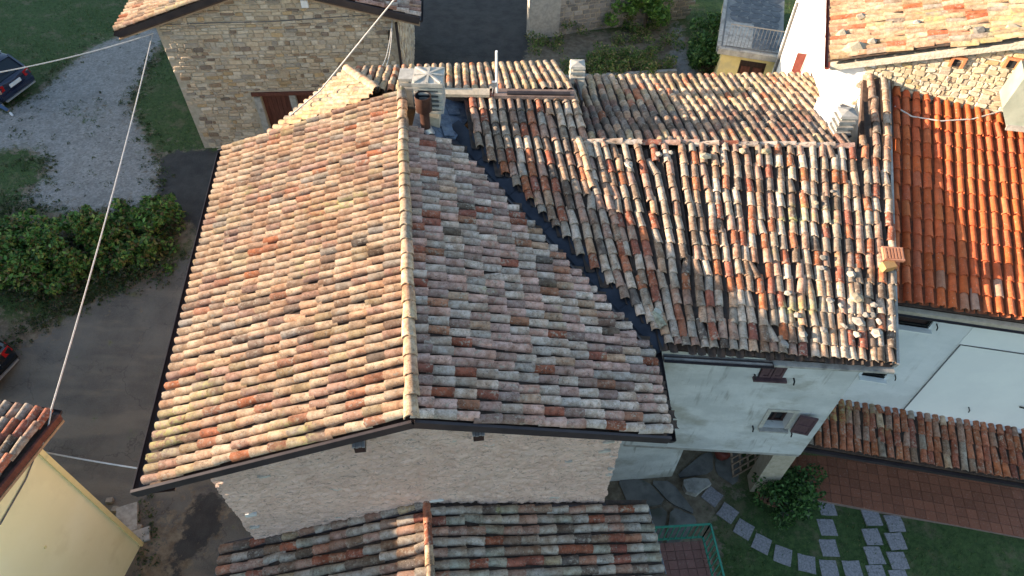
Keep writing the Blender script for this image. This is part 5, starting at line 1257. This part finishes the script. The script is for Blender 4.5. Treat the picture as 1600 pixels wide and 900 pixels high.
# trellis leaning under the porch
tr0, tr1 = ground_at(1146, 745), ground_at(1200, 715); trl = thing('wooden_trellis', tr0, 'weathered wooden trellis leaning under the white wall by the shrub', 'trellis')
tup = np.array([-.25, .35, .95]); tax = unit(tr1-tr0); Lx, Ly = 1.0, 1.05
for i in range(5): MB().beam(tr0+tax*Lx*i/4, tr0+tax*Lx*i/4+tup*Ly, .05, .025, up=np.cross(tax, tup)).obj('slat', M['trellis'], trl)
for j in range(5): MB().beam(tr0+tup*Ly*(j+.2)/5+np.cross(tax, tup)*.026-tax*.05, tr0+tup*Ly*(j+.2)/5+np.cross(tax, tup)*.026+tax*(Lx+.05), .05, .025, up=np.cross(tax, tup)).obj('slat', M['trellis'], trl)
pp = ground_at(1126, 712); pot = MB(); pot.tube([pp, pp+np.array([0, 0, .18]), pp+np.array([0, 0, .36]), pp+np.array([0, 0, .42]), pp+np.array([0, 0, .40])], [.15, .22, .24, .20, .17], 14); tag(pot.obj('round_pot', M['red_gutter'], None), 'dark red round pot in the shade under the porch', 'pot')
# curved brick edging below the shrub
for k in range(6):
    g = ground_at(1182+k*6.5, 776+k*3.4-abs(k-2.5)*.5); o = MB().box(g+np.array([0, 0, .05]), (.09, .16, .1), (1, -.5, 0)).obj('edging_brick', M['brick']); o.color = (.36, .19, .12, 1)
    tag(o, ('leftmost', 'second from the left', 'third from the left', 'third from the right', 'second from the right', 'rightmost')[k]+' of the small red bricks edging the garden shrub bed', 'brick', 'bricks edging the garden shrub bed')
# balcony landing with green railing
bz = -.55; b0_, b1_, b2_ = at(1012, 850, bz), at(1094, 845, bz), at(1106, 905, bz); bx = unit(b1_-b0_); by = np.array([bx[1], -bx[0], 0])
bal = thing('landing', (b0_[0], b0_[1], -2.1), 'small terracotta floored landing beside the low wing roof', 'landing')
Lb = np.linalg.norm(b1_-b0_)
bp_ = MB().prism([b0_-bx*.1-np.array([0, 0, .015]), b1_-np.array([0, 0, .015]), b1_+by*2.2-np.array([0, 0, .015]), b0_+by*2.2-bx*.1-np.array([0, 0, .015])], np.array([0, 0, 1]), 1.6).obj('base', M['joint'], bal)
for i in range(int(Lb/.2)+1):
    for j in range(8):
        c = b0_+bx*(i*.2+.08)+by*(j*.2+.1); o = MB().box(c, (.19, .19, .02), bx).obj('floor_tile', M['terra'], bp_); f_ = random.uniform(.85, 1.15); o.color = (.25*f_, .12*f_, .10*f_, 1)
gr_ = thing('green_railing', b1_, 'green metal railing round the terracotta landing', 'railing')
rt = .85; cor = b1_+bx*.05-by*.05; lf = b0_-bx*.05-by*.05; ft = cor+by*2.2
for p_, q_ in ((lf, cor), (cor, ft)):
    for z_ in (rt, rt*.52 if False else .1): MB().beam(p_+np.array([0, 0, z_]), q_+np.array([0, 0, z_]), .04, .035).obj('rail', M['green_paint'], gr_)
    n_b = int(np.linalg.norm(q_-p_)/.13)
    for i in range(n_b+1):
        c = p_+(q_-p_)*i/n_b; MB().beam(c+np.array([0, 0, 0 if i % 4 == 0 else .1]), c+np.array([0, 0, rt]), .022, .022, up=(1, 0, 0)).obj('baluster', M['green_paint'], gr_)
# cement cover slab and broken kerb by the yellow house
g = ground_at(200, 812); yx = unit([.35, -.94, 0])
cv = thing('manhole_slab', g, 'broken concrete cover slab on the lane beside the yellow house', 'slab')
MB().box(g+np.array([0, 0, .04]), (.75, .5, .1), yx).obj('cover', M['concrete'], cv)
g2 = ground_at(222, 838); MB().box(g2+np.array([0, 0, .04]), (.35, .4, .08), yx).obj('broken_corner', M['concrete'], cv)
for k in range(7):
    g3 = ground_at(172+k*9, 788+k*8+random.uniform(-6, 6)); o = bpy.data.objects.new('rubble', SV[k][0]); COL.objects.link(o); o.parent = cv; o.matrix_parent_inverse = Matrix.Translation(-Vector(cv.location)); o.matrix_basis = Matrix.Translation(Vector(g3+np.array([0, 0, .03]))) @ Matrix.Diagonal((.2, .16, .1, 1)); o.color = (.3, .27, .22, 1)

# ------------------------------------------------------------------ wires
def wire(name, pts, r, sag, label, mat='cable'):
    P = []
    for A, B in zip(pts[:-1], pts[1:]):
        n = 12
        for i in range(n+(1 if B is pts[-1] else 0)):
            t = i/n; p_ = np.asarray(A)*(1-t)+np.asarray(B)*t; p_ = p_.copy(); p_[2] -= sag*4*t*(1-t); P.append(p_)
    tag(MB().tube(P, r, 6).obj(name, M[mat], None), label, 'cable')
sc0 = onSt(240, 52, .12)
wire('overhead_cable', [at(-40, 120, 5.0), sc0], .016, .1, 'pale overhead cable from the stone house corner across the parked car')
wire('overhead_cable', [onSt(238, 55, .10), at(80, 640, 3.45)], .017, .12, 'long pale cable hanging from the stone house down to the yellow house')
wire('overhead_cable', [at(80, 640, 3.43), onY(68, 690, .25), onY(55, 712, .05)], .016, .03, 'short looping cable end at the yellow house roof')
wire('overhead_cable', [at(62, 705, 2.6), pl+np.array([-.05, .3, 3.6-pl[2]])], .016, .1, 'twisted white cable spanning the lane to the pink gable wall')
wire('overhead_cable', [at(640, -30, 7.5), at(500, 142, 5.4), at(425, 205, 4.9)], .017, .0, 'taut pale cable crossing the stone wall to the gable house roof')
for dx_, lb in ((0, 'left strand of the cable pair hanging from the stone wall'), (6, 'right strand of the cable pair hanging from the stone wall')):
    wire('drop_cable', [onSt(613, 30+dx_, .1), at(597+dx_, 104, 4.85)], .011, .2, lb)
wire('loop_cable', [onplane(u, v, eF0+nF*.13, nF) for u, v in ((1398, 166), (1425, 182), (1470, 189), (1520, 186), (1570, 172))], .016, .0, 'white cable lying in a curve on the orange roof')

# ------------------------------------------------------------------ vehicles and person
def car(name, origin, fwd_, paint, label):
    t = thing(name, origin, label, 'car'); f = unit([*fwd_, 0]); l = np.array([-f[1], f[0], 0]); o = np.asarray(origin, float)
    X = lambda x, y, z: o+f*x+l*y+np.array([0, 0, z])
    mp, mt_, mbp = nt('car_paint_'+name); mbp.inputs['Base Color'].default_value = (*paint, 1); mbp.inputs['Roughness'].default_value = .18; mbp.inputs['Coat Weight'].default_value = 1
    mg, _t, mgb = nt('car_glass_'+name); mgb.inputs['Base Color'].default_value = (.012, .02, .03, 1); mgb.inputs['Roughness'].default_value = .05
    # body loft: x stations with (half width, bottom, belt, top half width, roof)
    st = [(0.0, .74, .42, .78, .70, .80), (.06, .84, .30, .86, .78, .90), (.35, .88, .25, .92, .80, .97), (1.0, .90, .22, .94, .82, .98), (2.0, .90, .20, .93, .82, .96), (3.0, .89, .22, .90, .80, .93), (3.7, .86, .25, .80, .74, .84), (4.15, .78, .30, .66, .66, .70), (4.25, .70, .36, .58, .60, .60)]
    V = []; R = 14
    for x, hw_, zb_, zm, tw, zt in st:
        ring = [(-hw_*.9, zb_), (-hw_*.97, zb_+.10), (-hw_, (zb_+zm)/2), (-hw_*.985, zm-.05), (-tw, zt-.03), (-tw*.6, zt), (0, zt+.01)]
        ring = ring+[(-y, z) for y, z in ring[::-1]][0:7]
        V += [X(x, y, z) for y, z in ring]
    Fs_ = [(i*R+j, (i+1)*R+j, (i+1)*R+(j+1) % R, i*R+(j+1) % R) for i in range(len(st)-1) for j in range(R)]+[tuple(range(R)), tuple(range((len(st)-1)*R, len(st)*R))[::-1]]
    MB().add(V, Fs_, smooth=True).obj('body', mp, t)
    # cabin (estate): glass house and roof
    cb_s = [(.10, .70, .93, .62, .96), (.42, .76, .95, .60, 1.38), (.9, .77, .95, .61, 1.46), (2.0, .77, .94, .61, 1.46), (2.5, .76, .93, .58, 1.40), (3.2, .74, .90, .60, .93)]
    V = []
    for x, bw, zb_, tw, zt in cb_s: V += [X(x, -bw, zb_), X(x, -tw, zt-.02), X(x, tw, zt-.02), X(x, bw, zb_)]
    n_s = len(cb_s); Fs_ = []
    for i in range(n_s-1): Fs_ += [(i*4, i*4+1, i*4+5, i*4+4), (i*4+1, i*4+2, i*4+6, i*4+5), (i*4+2, i*4+3, i*4+7, i*4+6)]
    MB().add(V, Fs_+[(0, 3, 2, 1)]).obj('windows', mg, t)
    V = []
    for x, tw, zt in ((.34, .62, 1.34), (.45, .63, 1.415), (.9, .64, 1.475), (2.0, .64, 1.475), (2.5, .62, 1.415)): V += [X(x, -tw, zt-.03), X(x, -tw*.9, zt+.02), X(x, 0, zt+.04), X(x, tw*.9, zt+.02), X(x, tw, zt-.03)]
    MB().add(V, [(i*5+j, i*5+j+1, (i+1)*5+j+1, (i+1)*5+j) for i in range(4) for j in range(4)], smooth=True).obj('roof', mp, t)
    for s in (-1, 1):
        for A_, B_, w_, h_ in ((X(.08, s*.70, .93), X(.42, s*.61, 1.38), .09, .07), (X(.42, s*.63, 1.39), X(.46, s*.76, .96), .08, .05), (X(1.4, s*.62, 1.44), X(1.4, s*.78, .95), .07, .04), (X(2.5, s*.59, 1.40), X(3.2, s*.74, .93), .06, .05)): MB().beam(A_, B_, w_, h_).obj('pillar', mp, t)
        tl = MB(); tl.hexa([X(-.02, s*.50, .66), X(.02, s*.80, .64), X(.2, s*.875, .66), X(.05, s*.5, .66), X(-.01, s*.48, .84), X(.04, s*.78, .86), X(.22, s*.855, .86), X(.06, s*.48, .84)])
        ml, _a, mlb = nt('tail_light_red'); mlb.inputs['Base Color'].default_value = (.42, .012, .012, 1); mlb.inputs['Roughness'].default_value = .1; tl.obj('tail_light', ml, t)
        for x in (.78, 3.38):
            wh = MB(); wh.tube([X(x, s*.70, .31), X(x, s*.72, .31), X(x, s*.88, .31), X(x, s*.90, .31)], [.29, .315, .315, .29], 20); w_ = wh.obj('wheel', M['black'], t); MB().tube([X(x, s*.895, .31), X(x, s*.912, .31)], .20, 14).obj('rim', M['galv'], w_)
        MB().box(X(2.35, s*.98, .98), (.16, .2, .12), f).obj('mirror', mp, t)
    MB().box(X(-.015, 0, .47), (.10, 1.5, .14), f).obj('bumper', mp, t); MB().box(X(-.05, 0, .34), (.08, 1.4, .06), f).obj('bumper_trim', M['galv'], t)
    MB().box(X(-.035, 0, .70), (.03, .52, .12), f).obj('number_plate', M['white_paint'], t)
    MB().box(X(.06, 0, .86), (.03, .05, .04), f).obj('badge', M['galv'], t)
    MB().beam(X(.16, -.1, 1.02), X(.2, .35, 1.06), .02, .02).obj('wiper', M['black'], t)
    for s in (-1, 1): MB().tube([X(.6, s*.60, 1.50), X(2.2, s*.60, 1.50)], .02, 6).obj('roof_rail', M['galv'], t)
    return t
ca, cb2 = at(3, 162, .35), at(57, 122, .35); crd = unit(cb2-ca); cf = np.array([-crd[1], crd[0]]); mid = (ca+cb2)/2; cg = np.array([mid[0], mid[1], 0.]); cg[2] = float(ground_z(cg[0], cg[1]))
car('parked_car', cg, cf, (.012, .018, .045), 'dark blue estate car parked at the edge of the gravel, rear towards us')
k2 = at(-16, 592, -.9); k2[2] = float(ground_z(k2[0]-1, k2[1])); car('black_car', k2+np.array([-.25, .35, 0]), (-.96, .28), (.008, .008, .010), 'black car on the lane behind the yellow house roof, only its end showing')

def skin(name, verts, edges, radii, mat, parent, sub=2):
    me = bpy.data.meshes.new(name); me.from_pydata([tuple(v) for v in verts], edges, []); o = link(name, me, parent)
    me.materials.append(mat); sk = o.modifiers.new('skin', 'SKIN'); ss = o.modifiers.new('sub', 'SUBSURF'); ss.levels = ss.render_levels = sub; sk.use_smooth_shade = True
    for i, r in enumerate(radii):
        me.skin_vertices[0].data[i].radius = (r, r) if not hasattr(r, '__len__') else r
    me.skin_vertices[0].data[0].use_root = True
    return o
sh_ = ground_at(18, 179); per = thing('person', sh_, 'person in blue jeans and white shoes stepping beside the dark blue car', 'person')
ski, _s, sb_ = nt('skin'); sb_.inputs['Base Color'].default_value = (.50, .30, .21, 1); sb_.inputs['Roughness'].default_value = .5
jn = simple('blue_denim', (.055, .10, .20), (.09, .15, .27), 30, bump=.2); shirt = simple('dark_shirt', (.05, .05, .06), (.07, .07, .08), 12); shoe = simple('white_shoe', (.62, .62, .62), (.7, .7, .7), 12); hairm = simple('dark_hair', (.02, .015, .012), (.035, .025, .02), 30)
fdir = np.array([.75, -.66, 0]); sdir = np.array([.66, .75, 0]); hp = sh_ + np.array([-.42, .22, .92])
Q = lambda f_, s_, z_: hp+fdir*f_+sdir*s_+np.array([0, 0, z_])
foot = sh_
body = [Q(0, 0, 0), Q(0, 0, .18), Q(.02, 0, .42), Q(.02, 0, .56), Q(.05, 0, .66), Q(.06, 0, .76), Q(.02, -.18, .50), Q(-.05, -.25, .22), Q(.08, -.25, -.02), Q(.10, -.24, -.10), Q(.02, .18, .50), Q(.06, .25, .22), Q(.22, .22, .02), Q(.25, .21, -.06),
        Q(0, -.10, -.05), Q(.16, -.10, -.46), foot+np.array([-.06, .05, .10]), Q(0, .10, -.05), Q(-.08, .11, -.47), Q(-.30, .11, -.82)]
be = [(0, 1), (1, 2), (2, 3), (3, 4), (4, 5), (2, 6), (6, 7), (7, 8), (8, 9), (2, 10), (10, 11), (11, 12), (12, 13), (0, 14), (14, 15), (15, 16), (0, 17), (17, 18), (18, 19)]
br_r = [(.14, .11), (.13, .10), (.16, .11), .06, .085, .09, .06, .045, .032, .03, .06, .045, .032, .03, .085, .055, .04, .085, .055, .04]
skin('body', body, be, br_r, ski, per)
skin('shirt', [Q(0, 0, .02), Q(0, 0, .2), Q(.02, 0, .43), Q(.02, 0, .5), Q(.02, -.19, .49), Q(-.03, -.24, .3), Q(.02, .19, .49), Q(.05, .24, .3)], [(0, 1), (1, 2), (2, 3), (2, 4), (4, 5), (2, 6), (6, 7)], [(.155, .125), (.15, .12), (.175, .125), .08, .075, .062, .075, .062], shirt, per)
skin('jeans', [Q(0, 0, .04), Q(0, -.10, -.05), Q(.16, -.10, -.46), foot+np.array([-.06, .05, .12]), Q(0, .10, -.05), Q(-.08, .11, -.47), Q(-.29, .11, -.80)], [(0, 1), (1, 2), (2, 3), (0, 4), (4, 5), (5, 6)], [(.15, .12), .10, .075, .062, .10, .075, .062], jn, per)
for c_, d_ in ((foot, fdir), (Q(-.30, .11, -.90), fdir)):
    skin('shoe', [c_+d_*-.08+np.array([0, 0, .05]), c_+d_*.05+np.array([0, 0, .045]), c_+d_*.17+np.array([0, 0, .035])], [(0, 1), (1, 2)], [(.045, .05), (.048, .045), (.042, .03)], shoe, per)
for s_, w_, e_ in ((-1, Q(.10, -.24, -.10), 0), (1, Q(.25, .21, -.06), 0)):
    hv, hee, hr_ = [w_, w_+np.array([0, 0, -.07])], [(0, 1)], [.028, .032]
    for k in range(4):
        b_ = w_+sdir*(-.03+.02*k)+np.array([0, 0, -.09]); i0 = len(hv); hv += [b_, b_+fdir*.01+np.array([0, 0, -.04]), b_+fdir*.025+np.array([0, 0, -.065-.006*(k in (1, 2))])]; hee += [(1, i0), (i0, i0+1), (i0+1, i0+2)]; hr_ += [.010, .009, .008]
    i0 = len(hv); hv += [w_+fdir*.035+np.array([0, 0, -.05]), w_+fdir*.05+np.array([0, 0, -.09])]; hee += [(0, i0), (i0, i0+1)]; hr_ += [.011, .009]
    skin('hand', hv, hee, hr_, ski, per, 1)
skin('hair', [Q(.0, 0, .72), Q(.02, 0, .80), Q(.08, 0, .845)], [(0, 1), (1, 2)], [.09, .095, .07], hairm, per)
